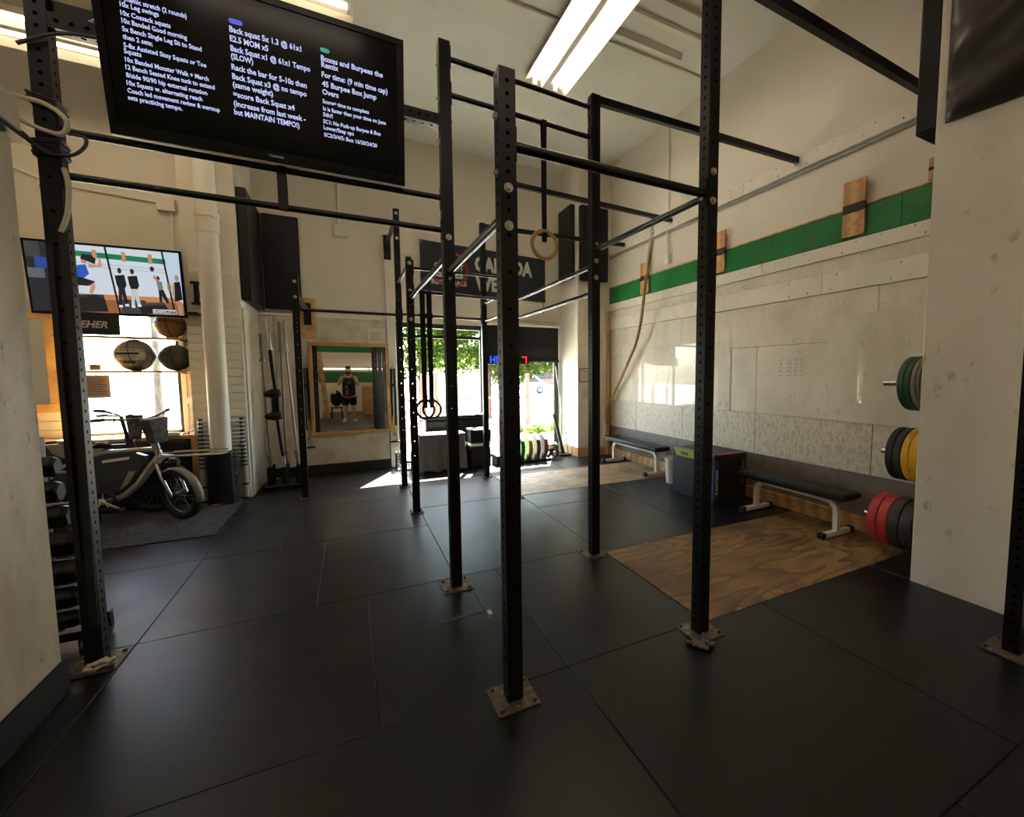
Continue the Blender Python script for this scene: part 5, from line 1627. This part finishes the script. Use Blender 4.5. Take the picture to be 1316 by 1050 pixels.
# ================================================================== RIGHT-HAND SIDE: PLATFORMS, BENCHES, BOX, PLATES
tag(build('lifting_platform', MB().box((1.99, 2.062, -.0125), (4.548, 3.335, .004)), PLYW, smooth=False, bevel=.002), 'worn brown plywood lifting platform in front of the near bench', 'platform')
tag(build('lifting_platform', MB().box((1.972, 5.455, -.0125), (4.545, 6.648, .004)), PLYW2, smooth=False, bevel=.002), 'pale scratched plywood lifting platform in front of the far bench', 'platform')
def bench(label, yn, yf, xc, zt, plate_y=None):
    t = thing('weight_bench', label, 'bench', (xc, (yn + yf) / 2, 0), 'flat benches along the wall')
    w = .145
    build('pad', MB().box((xc - w, yn, zt - .062), (xc + w, yf, zt)), BLACKV, t, bevel=.02, seg=3)
    build('pad_board', MB().box((xc - w * .8, yn + .04, zt - .078), (xc + w * .8, yf - .04, zt - .0625)), BLACKP, t, smooth=False)
    zr = zt - .105
    a, b = yn + .17, yf - .17
    def U(y, s):
        return [(xc, y + s * .14, zr), (xc, y + s * .05, zr - .012), (xc, y - s * .0, zr - .06), (xc, y - s * .015, zr - .12), (xc, y - s * .015, .052)]
    build('spine', MB().beam((xc, a + .10, zr), (xc, b - .10, zr), .05, .05), WHITEM, t, smooth=False, bevel=.004)
    for y, s in ((a, 1), (b, -1)):
        mb = MB()
        pts = [Vector(p) for p in U(y, s)]
        mb.strap(pts, .05, .05, (1, 0, 0))
        build('leg', mb, WHITEM, t, smooth=False)
        yy = y - s * .015
        z0 = .0045
        f = build('foot_bar', MB().box((xc - .235, yy - .028, z0 + .006), (xc + .235, yy + .028, z0 + .052)), WHITEM, t, smooth=False, bevel=.004)
        split_build('foot_cap', MB().box((xc - .25, yy - .034, z0), (xc - .195, yy + .034, z0 + .06)).box((xc + .195, yy - .034, z0), (xc + .25, yy + .034, z0 + .06)), BLACKR, f, smooth=False, bevel=.006)
    return t
bench('near flat bench with a black pad standing half on the brown plywood platform', 2.46, 3.74, 4.215, .455)
bench('far flat bench with a black pad beside the pale plywood platform', 5.42, 7.0, 4.27, .47)
# foam plyometric box
t = thing('plyo_box', 'black foam plyo box with lime, blue and red edges between the two benches', 'plyo box', (4.15, 4.3, 0))
bx0, bx1, by0, by1, bh = 3.87, 4.42, 3.92, 4.70, .615
build('body', MB().box((bx0, by0, 0.001), (bx1, by1, bh)), mat('black_foam_vinyl', (26, 25, 24), .5, bump=(20, .1)), t, bevel=.012, seg=2)
LIME = mat('lime_vinyl', (158, 164, 62), .5); BLU = mat('blue_vinyl', (38, 58, 112), .5); RDV = mat('red_vinyl', (172, 62, 48), .5)
o = build('lime_edge', MB().prism([(by0 + .02, bh - .004), (by1 - .02, bh - .004), (by1 - .09, bh - .10), (by0 + .09, bh - .10)], (bx0 - .004, 0, 0), (0, 1, 0), (0, 0, 1), (.006, 0, 0)).prism([(by0 + .02, bx0 + .004), (by1 - .02, bx0 + .004), (by1 - .06, bx0 + .05), (by0 + .06, bx0 + .05)], (0, 0, bh - .002), (0, 1, 0), (1, 0, 0), (0, 0, .005)), LIME, t, smooth=False)
o = build('blue_edge', MB().prism([(.03, .004), (bh - .03, .004), (bh - .09, .07), (.09, .07)], (bx0, by0 - .004, 0), (0, 0, 1), (1, 0, 0), (0, .006, 0)).prism([(.03, .004), (bh - .12, .004), (bh - .18, .05), (.09, .05)], (bx0 - .004, by0, 0), (0, 0, 1), (0, 1, 0), (.006, 0, 0)), BLU, t, smooth=False)
mb = MB(); put(mb, text_mesh('CAUTION', .055, .001, .30, .0008), (bx0 + .055, by0 - .0045, .13), (0, 0, 1), (-1, 0, 0))
build('edge_print', mb, WHITEP, t, smooth=False)
build('red_edge', MB().prism([(bx0 + .06, by0 + .004), (bx1 - .02, by0 + .004), (bx1 - .07, by0 + .07), (bx0 + .12, by0 + .07)], (0, 0, bh - .002), (1, 0, 0), (0, 1, 0), (0, 0, .005)), RDV, t, smooth=False)
mb = MB()
for k in range(4):
    mb.box((bx0 - .0055, by1 - .20 - .035 * k, bh - .075), (bx0 - .003, by1 - .178 - .035 * k, bh - .035))
build('lime_print', mb, INK, t, smooth=False)
mb2 = MB()
for k in range(3):
    mb2.prism([(by0 + .32 - .05 * k, .115), (by0 + .28 - .05 * k, .115), (by0 + .25 - .05 * k, .095), (by0 + .29 - .05 * k, .095)], (bx0 - .003, 0, 0), (0, 1, 0), (0, 0, 1), (.002, 0, 0))
build('side_logo', mb2, WHITEP, t, smooth=False)
mb = MB()
for k in range(9): mb.box((bx1 - .10 + (.02 if k % 3 else 0), by0 - .003, .24 + k * .032), (bx1 - .05, by0 + .001, .258 + k * .032))
build('side_print', mb, mat('grey_print', (120, 116, 108), .6), t, smooth=False)
# bucket
t = thing('bucket', 'white plastic bucket tucked between the far bench and the plyo box', 'bucket', (4.22, 5.05, 0))
build('body', MB().lathe([(.0, .002), (.115, .002), (.14, .36), (.147, .36), (.147, .375), (.136, .375), (.112, .012), (0, .012)], (4.20, 5.06, 0), n=28), WHITEM, t)
build('handle', MB().torus((4.20, 5.06, .355), (.2, .3, 1), .15, .004, 20, 6, a0=0, a1=3.2), BRUSHED, t)

# plate pegs on the far face of the pillar
t = thing('plate_pegs', 'steel plate pegs bolted to the far face of the white pillar', 'plate rack', (4.2, 1.78, 0.2))
build('back_plate', MB().box((4.10, 1.7665, .1), (4.30, 1.775, 1.72)), STEEL, t, smooth=False)
for x, z, L in ((4.2, 1.515, .45), (4.2, .915, .44), (4.2, .315, .56)):
    build('peg', MB().cyl((x, 1.775, z), (x, 1.775 + L, z), .0235, n=16), CHROME, t)
def stack(x, z, y0, items, tier):
    y = y0
    for m, w, r, lab in items:
        bumper(lab, (x, y, z), (0, 1, 0), m, r, w, 'plates on the pillar pegs')
        y += w + .002
SILVP = mat('silver_plate', (136, 130, 116), .45, metal=.4)
stack(4.2, 1.515, 1.83, [(SILVP, .026, .215, 'grey change plate nearest the pillar on the top peg'), (mat('steel_grey_plate', (112, 108, 98), .5, metal=.3), .028, .222, 'second grey plate from the pillar on the top peg'), (SILVP, .034, .225, 'third grey plate from the pillar on the top peg'), (GRNPL, .045, .225, 'inner dark green bumper plate on the top peg'), (GRNPL, .05, .225, 'outer dark green bumper plate on the top peg')], 'top')
stack(4.2, .915, 1.84, [(YELLOW, .065, .225, 'inner yellow bumper plate on the middle peg'), (YELLOW, .055, .225, 'outer yellow bumper plate on the middle peg'), (BLACKR, .06, .225, 'inner black bumper plate on the middle peg'), (BLACKR, .058, .225, 'outer black bumper plate on the middle peg')], 'middle')
DKBR = mat('dark_brown_rubber', (44, 34, 28), .5)
stack(4.2, .315, 1.86, [(DKBR, .09, .225, 'black bumper plate nearest the pillar on the bottom peg'), (DKBR, .09, .225, 'black bumper plate next to the red ones on the bottom peg'), (RED, .08, .225, 'inner red bumper plate on the bottom peg'), (RED, .08, .225, 'outer red bumper plate on the bottom peg')], 'bottom')

# dumbbell tower behind the partition (everything shifted by DX)
DX = .085
t = thing('dumbbell_tower', 'black dumbbell tower on casters standing behind the white partition', 'dumbbell rack', (-1.62 + DX, 3.585, 0))
OFF[t.name] = Vector((-1.62, 3.55, 0))
build('frame', MB().box((-1.68, 3.40, .10), (-1.62, 3.70, .16)).box((-1.68, 3.52, .16), (-1.62, 3.58, 1.25)).box((-1.86, 3.42, .10), (-1.44, 3.47, .15)).box((-1.86, 3.63, .10), (-1.44, 3.68, .15)), STEEL, t, smooth=False, bevel=.004)
for x in (-1.83, -1.47):
    for y in (3.44, 3.66):
        cst = build('caster', MB().cyl((x - .02, y, .045), (x + .02, y, .045), .045, n=18), BLACKR, t)
        split_build('caster_fork', MB().box((x - .03, y - .02, .05), (x - .024, y + .02, .10)).box((x + .024, y - .02, .05), (x + .03, y + .02, .10)).box((x - .03, y - .02, .095), (x + .03, y + .02, .105)), STEEL, cst, smooth=False)
def dumbbell(label, x, y, z, r, L):
    t = thing('dumbbell', label, 'dumbbell', (x, y, z - r), 'hex dumbbells on the tower')
    for s in (-1, 1):
        prof = [(0, 0), (r * .82, 0), (r, r * .25), (r, L * .75), (r * .82, L), (0, L)]
        build('head', MB().lathe(prof, (x + s * .065, y, z), (s, 0, 0), 6), mat('black_urethane', (13, 13, 14), .5, spec=.3), t, smooth=False, bevel=.006)
    build('handle', MB().cyl((x - .07, y, z), (x + .07, y, z), .016, n=12), CHROME, t)
for k, (z, r, L) in enumerate(((.23, .055, .09), (.36, .068, .10), (.51, .078, .11), (.67, .078, .12), (.82, .07, .085), (.96, .066, .055), (1.10, .062, .05))):
    nm = ['lowest', 'second lowest', 'third lowest', 'middle', 'third highest', 'second highest', 'highest'][k]
    dumbbell('%s black hex dumbbell on the tower behind the partition' % nm, -1.65 + DX, 3.517 - r * .9, z, r, L + .02)
    build('cradle', MB().box((-1.70, 3.40, z - r - .012), (-1.60, 3.52, z - r * .87 - .003)), STEEL, t, smooth=False)

# ================================================================== OUTSIDE THE WINDOWS
def leaf_mat(name, rgb, rgb2):
    m = bpy.data.materials.new(name)
    m.use_nodes = True
    nt = m.node_tree; N, L = nt.nodes, nt.links
    N.remove(N['Principled BSDF'])
    tc = N.new('ShaderNodeTexCoord')
    nz = N.new('ShaderNodeTexNoise'); nz.inputs['Scale'].default_value = 3.0
    L.new(tc.outputs['Object'], nz.inputs['Vector'])
    mr = N.new('ShaderNodeMapRange'); mr.inputs['From Min'].default_value = .35; mr.inputs['From Max'].default_value = .65
    L.new(nz.outputs['Fac'], mr.inputs['Value'])
    mx = N.new('ShaderNodeMix'); mx.data_type = 'RGBA'
    mx.inputs[6].default_value = lin(rgb); mx.inputs[7].default_value = lin(rgb2)
    L.new(mr.outputs['Result'], mx.inputs[0])
    d = N.new('ShaderNodeBsdfDiffuse'); t = N.new('ShaderNodeBsdfTranslucent')
    L.new(mx.outputs[2], d.inputs[0]); L.new(mx.outputs[2], t.inputs[0])
    s = N.new('ShaderNodeMixShader'); s.inputs[0].default_value = .5
    L.new(d.outputs[0], s.inputs[1]); L.new(t.outputs[0], s.inputs[2])
    L.new(s.outputs[0], N['Material Output'].inputs[0])
    return m
LEAF = leaf_mat('tree_leaf', (36, 50, 17), (66, 78, 30))
LEAF2 = leaf_mat('shrub_leaf', (56, 78, 34), (110, 122, 58))
BARK = mat('bark', (82, 68, 54), .9, noise=[(12, (52, 42, 34), .45, .6)], stretch=(1, 1, .2), bump=(20, .6))
def leaves(centres, n, size, rnd):
    mb = MB(); vs, fs = [], []
    for i in range(n):
        c, R = centres[rnd.randrange(len(centres))]
        while True:
            d = Vector((rnd.uniform(-1, 1), rnd.uniform(-1, 1), rnd.uniform(-1, 1)))
            if .2 < d.length < 1: break
        p = c + Vector((d.x * R[0], d.y * R[1], d.z * R[2]))
        s = size * rnd.uniform(.6, 1.3)
        a = Vector((rnd.uniform(-1, 1), rnd.uniform(-1, 1), rnd.uniform(-.7, .3))).normalized()
        b = a.orthogonal().normalized()
        b = Quaternion(a, rnd.uniform(0, 6.28)) @ b
        k = len(vs)
        vs += [p, p + a * s * .5 + b * s * .3, p + a * s, p + a * s * .5 - b * s * .3]
        fs.append((k, k + 1, k + 2, k + 3))
    return mb.add(vs, fs)
def tree(label, x, y, h, crown, seed, n=2600, lo=.30):
    rnd = random.Random(seed)
    t = thing('street_tree', label, 'tree', (x, y, -.1), 'street trees outside the shopfront')
    top = Vector((x + rnd.uniform(-.2, .2), y, h * .75))
    build('trunk', MB().tube([(x, y, -.11), (x + .03, y, h * .3), top], [.14, .11, .06], 10), BARK, t)
    cs = []
    mb = MB()
    for k in range(16):
        a = rnd.uniform(0, 6.28); z = rnd.uniform(h * lo, h * .92); rr = crown * rnd.uniform(.35, .8)
        c = Vector((x + rr * math.cos(a), y + rr * .7 * math.sin(a), z))
        cs.append((c, (crown * .5, crown * .45, h * .11)))
        mb.tube([(x, y, z - h * .14), (x * .4 + c.x * .6, y * .4 + c.y * .6, z - h * .03), c], [.035, .02, .008], 6)
    build('branches', mb, BARK, t)
    f = build('foliage', leaves(cs, n, .20, rnd), LEAF, t, smooth=False)
    f['kind'] = 'stuff'
tree('street tree outside the left third of the shopfront window', 2.3, 16.6, 6.2, 2.3, 3, 8500)
tree('street tree with the trunk seen through the middle of the shopfront window', 4.75, 16.8, 6.0, 2.2, 5, 8500)
tree('street tree outside the right end of the shopfront window', 7.7, 17.0, 6.2, 2.4, 9, 8500)
tree('street tree outside the left window', -6.6, 23.0, 9.0, 2.4, 12, 3500, .52)
tree('distant street tree between the two nearer ones', 5.2, 25.5, 7.2, 3.2, 31, 7000)
tree('distant street tree right of the parked car', 13.2, 27.0, 7.2, 3.2, 33, 6000)
FENCE = mat('red_metal', (138, 52, 42), .5)
t = thing('street_fence', 'red metal mesh fence on the pavement outside the shopfront', 'fence', (3.0, 11.0, -.1))
for x in (.4, 1.05, 1.85, 4.17, 6.4):
    build('post', MB().box((x - .04, 10.96, -.1), (x + .04, 11.04, 1.62 if x > 1.5 else 1.25)), FENCE, t, smooth=False)
for z in (1.0, .35):
    build('rail', MB().box((.44, 10.98, z - .02), (6.36, 11.02, z + .02)), FENCE, t, smooth=False)
build('gate_panel', MB().box((1.50, 10.985, 1.58), (1.81, 11.015, 1.62)).box((1.50, 10.985, .42), (1.53, 11.015, 1.58)), FENCE, t, smooth=False)
mb = MB()
for i in range(60): mb.cyl((.44 + i * .1, 11.0, .0), (.44 + i * .1, 11.0, 1.0), .004, n=4)
for i in range(9): mb.cyl((.44, 11.0, .05 + i * .1), (6.36, 11.0, .05 + i * .1), .004, n=4)
o = build('wire_mesh', mb, FENCE, t, smooth=False); o['kind'] = 'stuff'
rnd = random.Random(21)
for k, (x, lab) in enumerate(((3.35, 'left'), (3.85, 'middle'), (4.35, 'right'))):
    t = thing('planter_shrub', '%s low green shrub in the pavement planter behind the window plates' % lab, 'shrub', (x, 9.5, -.02), 'shrubs in the pavement planter')
    mb = MB()
    for s in range(7):
        a = rnd.uniform(0, 6.28)
        mb.tube([(x, 9.5, .10), (x + .14 * math.cos(a), 9.5 + .1 * math.sin(a), .34)], .008, 5)
    build('stems', mb, BARK, t)
    f = build('foliage', leaves([(Vector((x + rnd.uniform(-.12, .12), 9.5, .30 + rnd.uniform(0, .06))), (.22, .18, .13)) for _ in range(5)], 420, .08, rnd), LEAF2, t, smooth=False)
    f['kind'] = 'stuff'
t = thing('planter', 'low concrete planter box on the pavement', 'planter', (3.9, 9.5, -.1))
build('wall', MB().box((2.9, 9.25, -.1), (4.8, 9.31, .16)).box((2.9, 9.69, -.1), (4.8, 9.75, .16)).box((2.9, 9.31, -.1), (2.96, 9.69, .16)).box((4.74, 9.31, -.1), (4.8, 9.69, .16)), SIDE, t, smooth=False, bevel=.01)
build('soil', MB().box((2.96, 9.31, -.1), (4.74, 9.69, .12)), BARK, t, smooth=False)
# parked car
CARW = mat('white_car_paint', (226, 226, 224), .25)
t = thing('parked_car', 'white car parked across the street', 'car', (13.9, 38, -.2))
cx, cy = 14.2, 38.0
build('body', MB().prism([(-2.2, .45), (-2.2, .95), (-1.7, 1.02), (-1.0, 1.55), (1.1, 1.6), (1.75, 1.05), (2.25, .95), (2.3, .5), (2.2, .38), (-2.1, .38)], (cx, cy, -.2), (1, 0, 0), (0, 0, 1), (0, 1.75, 0)), CARW, t, smooth=False, bevel=.06, seg=2)
build('window', MB().prism([(-1.45, 1.06), (-.92, 1.48), (-.1, 1.50), (-.1, 1.06)], (cx, cy - .01, -.2), (1, 0, 0), (0, 0, 1), (0, .02, 0)).prism([(0, 1.06), (0, 1.5), (1.02, 1.5), (1.5, 1.06)], (cx, cy - .01, -.2), (1, 0, 0), (0, 0, 1), (0, .02, 0)), BLACKP, t, smooth=False)
for dx in (-1.4, 1.45):
    w_ = build('wheel', MB().lathe([(.0, 0), (.33, 0), (.35, .03), (.35, .2), (0, .2)], (cx + dx, cy - .02, .15), (0, 1, 0), 24), BLACKR, t)
    build('hubcap', MB().lathe([(0, -.012), (.2, -.008), (.21, .0), (.0, .0)], (cx + dx, cy - .02, .15), (0, 1, 0), 18), BRUSHED, w_)
t = thing('street_building', 'pale low building with dark shop windows across the street', 'building', (40, 72, -.2))
BRK = mat('brick', (150, 110, 92), .9, noise=[(2, (128, 92, 78), .4, .6)])
build('wall', MB().box((22, 70, -.2), (60, 74, 4.0)), BRK, t, smooth=False)
build('parapet', MB().box((22, 69.8, 4.0), (60, 74, 4.3)), SIDE, t, smooth=False)
for i in range(7):
    w_ = build('window', MB().box((23 + i * 5, 69.9, .8), (26 + i * 5, 70.02, 3.0)), BLACKP, t, smooth=False)

# ================================================================== BEHIND THE CAMERA (seen in the mirror)
t = thing('batten_light', 'lit strip light low on the front wall, seen only in the mirror', 'light', (.9, -5.1, 1.84))
build('housing', MB().box((-1.0, -5.2, 1.80), (2.6, -5.14, 1.88)), WHITEP, t, smooth=False)
for x in (-.1, 1.7):
    build('tube', MB().cyl((x - .85, -5.12, 1.84), (x + .85, -5.12, 1.84), .016, n=8), emis('strip_tube', (255, 236, 205), 9.0), t)
def wbox(label, x, y, w, d, h, m):
    t = thing('storage_crate', label, 'crate', (x, y, 0))
    for a, b in (((x - w / 2, y - d / 2, 0), (x + w / 2, y - d / 2 + .02, h)), ((x - w / 2, y + d / 2 - .02, 0), (x + w / 2, y + d / 2, h)), ((x - w / 2, y - d / 2 + .02, 0), (x - w / 2 + .02, y + d / 2 - .02, h)), ((x + w / 2 - .02, y - d / 2 + .02, 0), (x + w / 2, y + d / 2 - .02, h))):
        build('side', MB().box(a, b), m, t, smooth=False)
    build('top', MB().box((x - w / 2, y - d / 2, h), (x + w / 2, y + d / 2, h + .02)), m, t, smooth=False)
wbox('pale wooden box stack behind the photographer in the mirror', .78, -3.6, .62, .5, 1.12, TARGET)
wbox('dark wooden cabinet right of the pale box stack in the mirror', 1.30, -3.7, .4, .5, 1.22, mat('dark_stain', (66, 44, 32), .5))
wbox('tall pale wooden box at the right of the mirror view', 1.82, -3.6, .5, .5, 1.36, TARGET)
def board(label, x, y, dx, h, m, w=.12):
    tag(build('leaning_board', MB().beam((x, y, .012), (x + dx, y - .42, h), w, .03, up=(0, 1, 0)), m, smooth=False, bevel=.003), label, 'board')
board('white board leaning behind the camera at the left of the mirror view', -1.12, -1.6, -.12, 2.6, WHITEM)
board('pale board leaning second from the left in the mirror view', -.92, -1.9, -.18, 2.5, WHITEM)
board('pine board leaning nearest the photographer in the mirror view', -.72, -2.2, -.22, 2.4, PINE, .16)
t = thing('gym_bag', 'black and white gym bag on a stool behind the photographer', 'bag', (-.42, -2.2, 0))
build('bag', MB().ball((-.42, -2.2, .72), (.2, .15, .30), 18, 12), BLACKF, t)
build('white_flap', MB().ball((-.50, -2.08, .95), (.09, .06, .07), 12, 8), WHITEP, t)
build('stool', MB().box((-.62, -2.4, .36), (-.22, -2.0, .40)).box((-.6, -2.38, 0), (-.56, -2.34, .36)).box((-.28, -2.38, 0), (-.24, -2.34, .36)).box((-.6, -2.06, 0), (-.56, -2.02, .36)).box((-.28, -2.06, 0), (-.24, -2.02, .36)), STEEL, t, smooth=False)

# ---- the photographer
SKIN = mat('skin', (200, 150, 122), .5)
HAIR = mat('brown_hair', (72, 48, 34), .7)
def skin_obj(name, verts, edges, radii, roots, m, parent, sub=2):
    me = bpy.data.meshes.new(name)
    me.from_pydata(verts, edges, [])
    me.materials.append(m)
    o = bpy.data.objects.new(name, me)
    COL.objects.link(o)
    o.parent = parent
    md = o.modifiers.new('skin', 'SKIN')
    if not me.skin_vertices:
        me.attributes.new('skin', 'FLOAT2', 'POINT') if False else None
    sv = me.skin_vertices[0].data
    for i, r in enumerate(radii):
        sv[i].radius = r if isinstance(r, tuple) else (r, r)
        sv[i].use_root = i in roots
    md.use_smooth_shade = True
    s = o.modifiers.new('sub', 'SUBSURF'); s.levels = sub; s.render_levels = sub
    return o
person = thing('person', 'person in a black tank top and shorts holding up a phone, seen in the mirror', 'person', (0, -.42, 0))
PV, PE, PR = [], [], []
def pv(p, r):
    PV.append((p[0], p[1] + .42 - .42 * 0, p[2])); PR.append(r); return len(PV) - 1
def chain(a, pts):
    for p, r in pts:
        b = pv(p, r); PE.append((a, b)); a = b
    return a
# coordinates relative to the person's base point (y = 0 at the hips)
PV_OFF = 0
def pv(p, r):
    PV.append(tuple(p)); PR.append(r); return len(PV) - 1
pel = pv((0, 0, .97), (.155, .115))
ch = chain(pel, [((0, .0, 1.12), (.15, .11)), ((0, .005, 1.30), (.17, .12)), ((0, -.005, 1.46), (.16, .105))])
nk = chain(ch, [((0, .0, 1.575), .062), ((0, .015, 1.635), .062), ((0, .03, 1.70), (.078, .088)), ((0, .022, 1.77), (.082, .098)), ((0, .015, 1.835), (.070, .082))])
hands = []
for s in (-1, 1):
    el = chain(ch, [((s * .20, -.01, 1.505), .068), ((s * .26, .04, 1.38), .055), ((s * .285, .10, 1.24), .046), ((s * .22, .22, 1.36), .043), ((s * .145, .33, 1.505), .030), ((s * .125, .365, 1.55), (.036, .022))])
    hands.append((s, Vector((s * .125, .365, 1.55))))
    fx = .04 if s > 0 else -.02
    chain(pel, [((s * .10, .0, .86), .105), ((s * .115, .005, .66), .085), ((s * .12, .015, .50), .062), ((s * .125, -.01, .36), .060), ((s * .13, -.025, .12), .038), ((s * .13 + fx * .2, -.02, .065), .042), ((s * .14 + fx, .09, .045), (.045, .03)), ((s * .15 + fx * 1.6, .17, .035), (.04, .022))])
roots = {pel}
for s, h in hands:
    for k, (dx, dz, L) in enumerate(((0, .035, .085), (0, .016, .095), (0, -.004, .09), (0, -.022, .07))):
        b = pv(h + Vector((-s * .005, .008, .01 + dz * .5)), .010); roots.add(b)
        chain(b, [(h + Vector((-s * .02, .035, .02 + dz)), .0095), (h + Vector((-s * .045, .05, .025 + dz)), .009), (h + Vector((-s * (.045 + L * .35), .043, .025 + dz)), .0075)])
    b = pv(h + Vector((-s * .01, -.006, .0)), .012); roots.add(b)
    chain(b, [(h + Vector((-s * .03, .0, .02)), .0115), (h + Vector((-s * .055, .008, .035)), .0095), (h + Vector((-s * .07, .012, .05)), .008)])
body = skin_obj('body', PV, PE, PR, roots, SKIN, person)
def grown(name, verts, edges, radii, m):
    return skin_obj(name, verts, edges, radii, {0}, m, person, 2)
TANK = mat('black_cotton', (18, 18, 20), .85)
tv_, te, tr = [(0, 0, .84), (0, 0, .96), (0, .0, 1.12), (0, .005, 1.30), (0, -.002, 1.44), (.10, -.005, 1.515), (-.10, -.005, 1.515)], [(0, 1), (1, 2), (2, 3), (3, 4), (4, 5), (4, 6)], [(.215, .175), (.215, .175), (.21, .165), (.22, .165), (.19, .14), (.08, .08), (.08, .08)]
grown('tank_top', tv_, te, tr, TANK)
sv_, se, sr = [(0, 0, .95), (.10, .0, .82), (.12, .005, .66), (.125, .012, .54), (-.10, .0, .82), (-.12, .005, .66), (-.125, .012, .54)], [(0, 1), (1, 2), (2, 3), (0, 4), (4, 5), (5, 6)], [(.20, .16), (.14, .14), (.125, .125), (.12, .12), (.14, .14), (.125, .125), (.12, .12)]
grown('shorts', sv_, se, sr, TANK)
for s in (-1, 1):
    fx = .04 if s > 0 else -.02
    sh = skin_obj('shoe', [(s * .13, -.05, .05), (s * .135 + fx * .3, .02, .055), (s * .14 + fx, .10, .045), (s * .15 + fx * 1.7, .19, .036)], [(0, 1), (1, 2), (2, 3)], [.05, .056, .052, .036], {0}, WHITEP, person)
    skin_obj('sock', [(s * .13, -.022, .07), (s * .13, -.025, .15)], [(0, 1)], [.048, .045], {0}, BLACKF if s > 0 else WHITEP, person)
build('hair', MB().ball((0, .005 - .42, 1.825), (.089, .104, .068), 20, 12).ball((0, -.035 - .42, 1.77), (.084, .075, .10), 18, 12), HAIR, person)
build('beard', MB().ball((0, .075 - .42, 1.655), (.06, .048, .048), 16, 10).ball((.055, .04 - .42, 1.68), (.022, .045, .05), 10, 8).ball((-.055, .04 - .42, 1.68), (.022, .045, .05), 10, 8), HAIR, person)
build('nose', MB().ball((0, .125 - .42, 1.735), (.014, .02, .026), 10, 8), SKIN, person)
build('mouth', MB().ball((0, .118 - .42, 1.69), (.026, .010, .007), 10, 6), mat('lips', (150, 84, 76), .5), person)
for s in (-1, 1):
    e = build('eye', MB().ball((s * .032, .108 - .42, 1.765), (.014, .010, .010), 10, 8), WHITEP, person)
    build('iris', MB().ball((s * .032, .117 - .42, 1.765), (.006, .003, .006), 8, 6), INK, e)
    build('eyebrow', MB().ball((s * .033, .112 - .42, 1.787), (.022, .009, .005), 8, 6), HAIR, person)
    build('ear', MB().ball((s * .088, .01 - .42, 1.745), (.012, .022, .034), 10, 8), SKIN, person)
mb = MB().torus((0, -.42 + .172, 1.335), (0, 1, 0), .055, .006, 20, 6, a0=.2, a1=2.9).beam((-.04, -.42 + .172, 1.31), (.0, -.42 + .172, 1.38), .004, .012).beam((.0, -.42 + .172, 1.38), (.04, -.42 + .172, 1.31), .004, .012)
build('shirt_emblem', mb, WHITEP, person, smooth=False)
t = thing('smartphone', 'dark smartphone held up in both hands by the photographer in the mirror', 'phone', (0, -.03, 1.555))
build('body', MB().box((-.078, -.036, 1.555), (.078, -.026, 1.632)), BLACKP, t, smooth=False, bevel=.004)
build('camera_bar', MB().box((-.03, -.0258, 1.615), (.03, -.0235, 1.63)), STEEL, t, smooth=False)
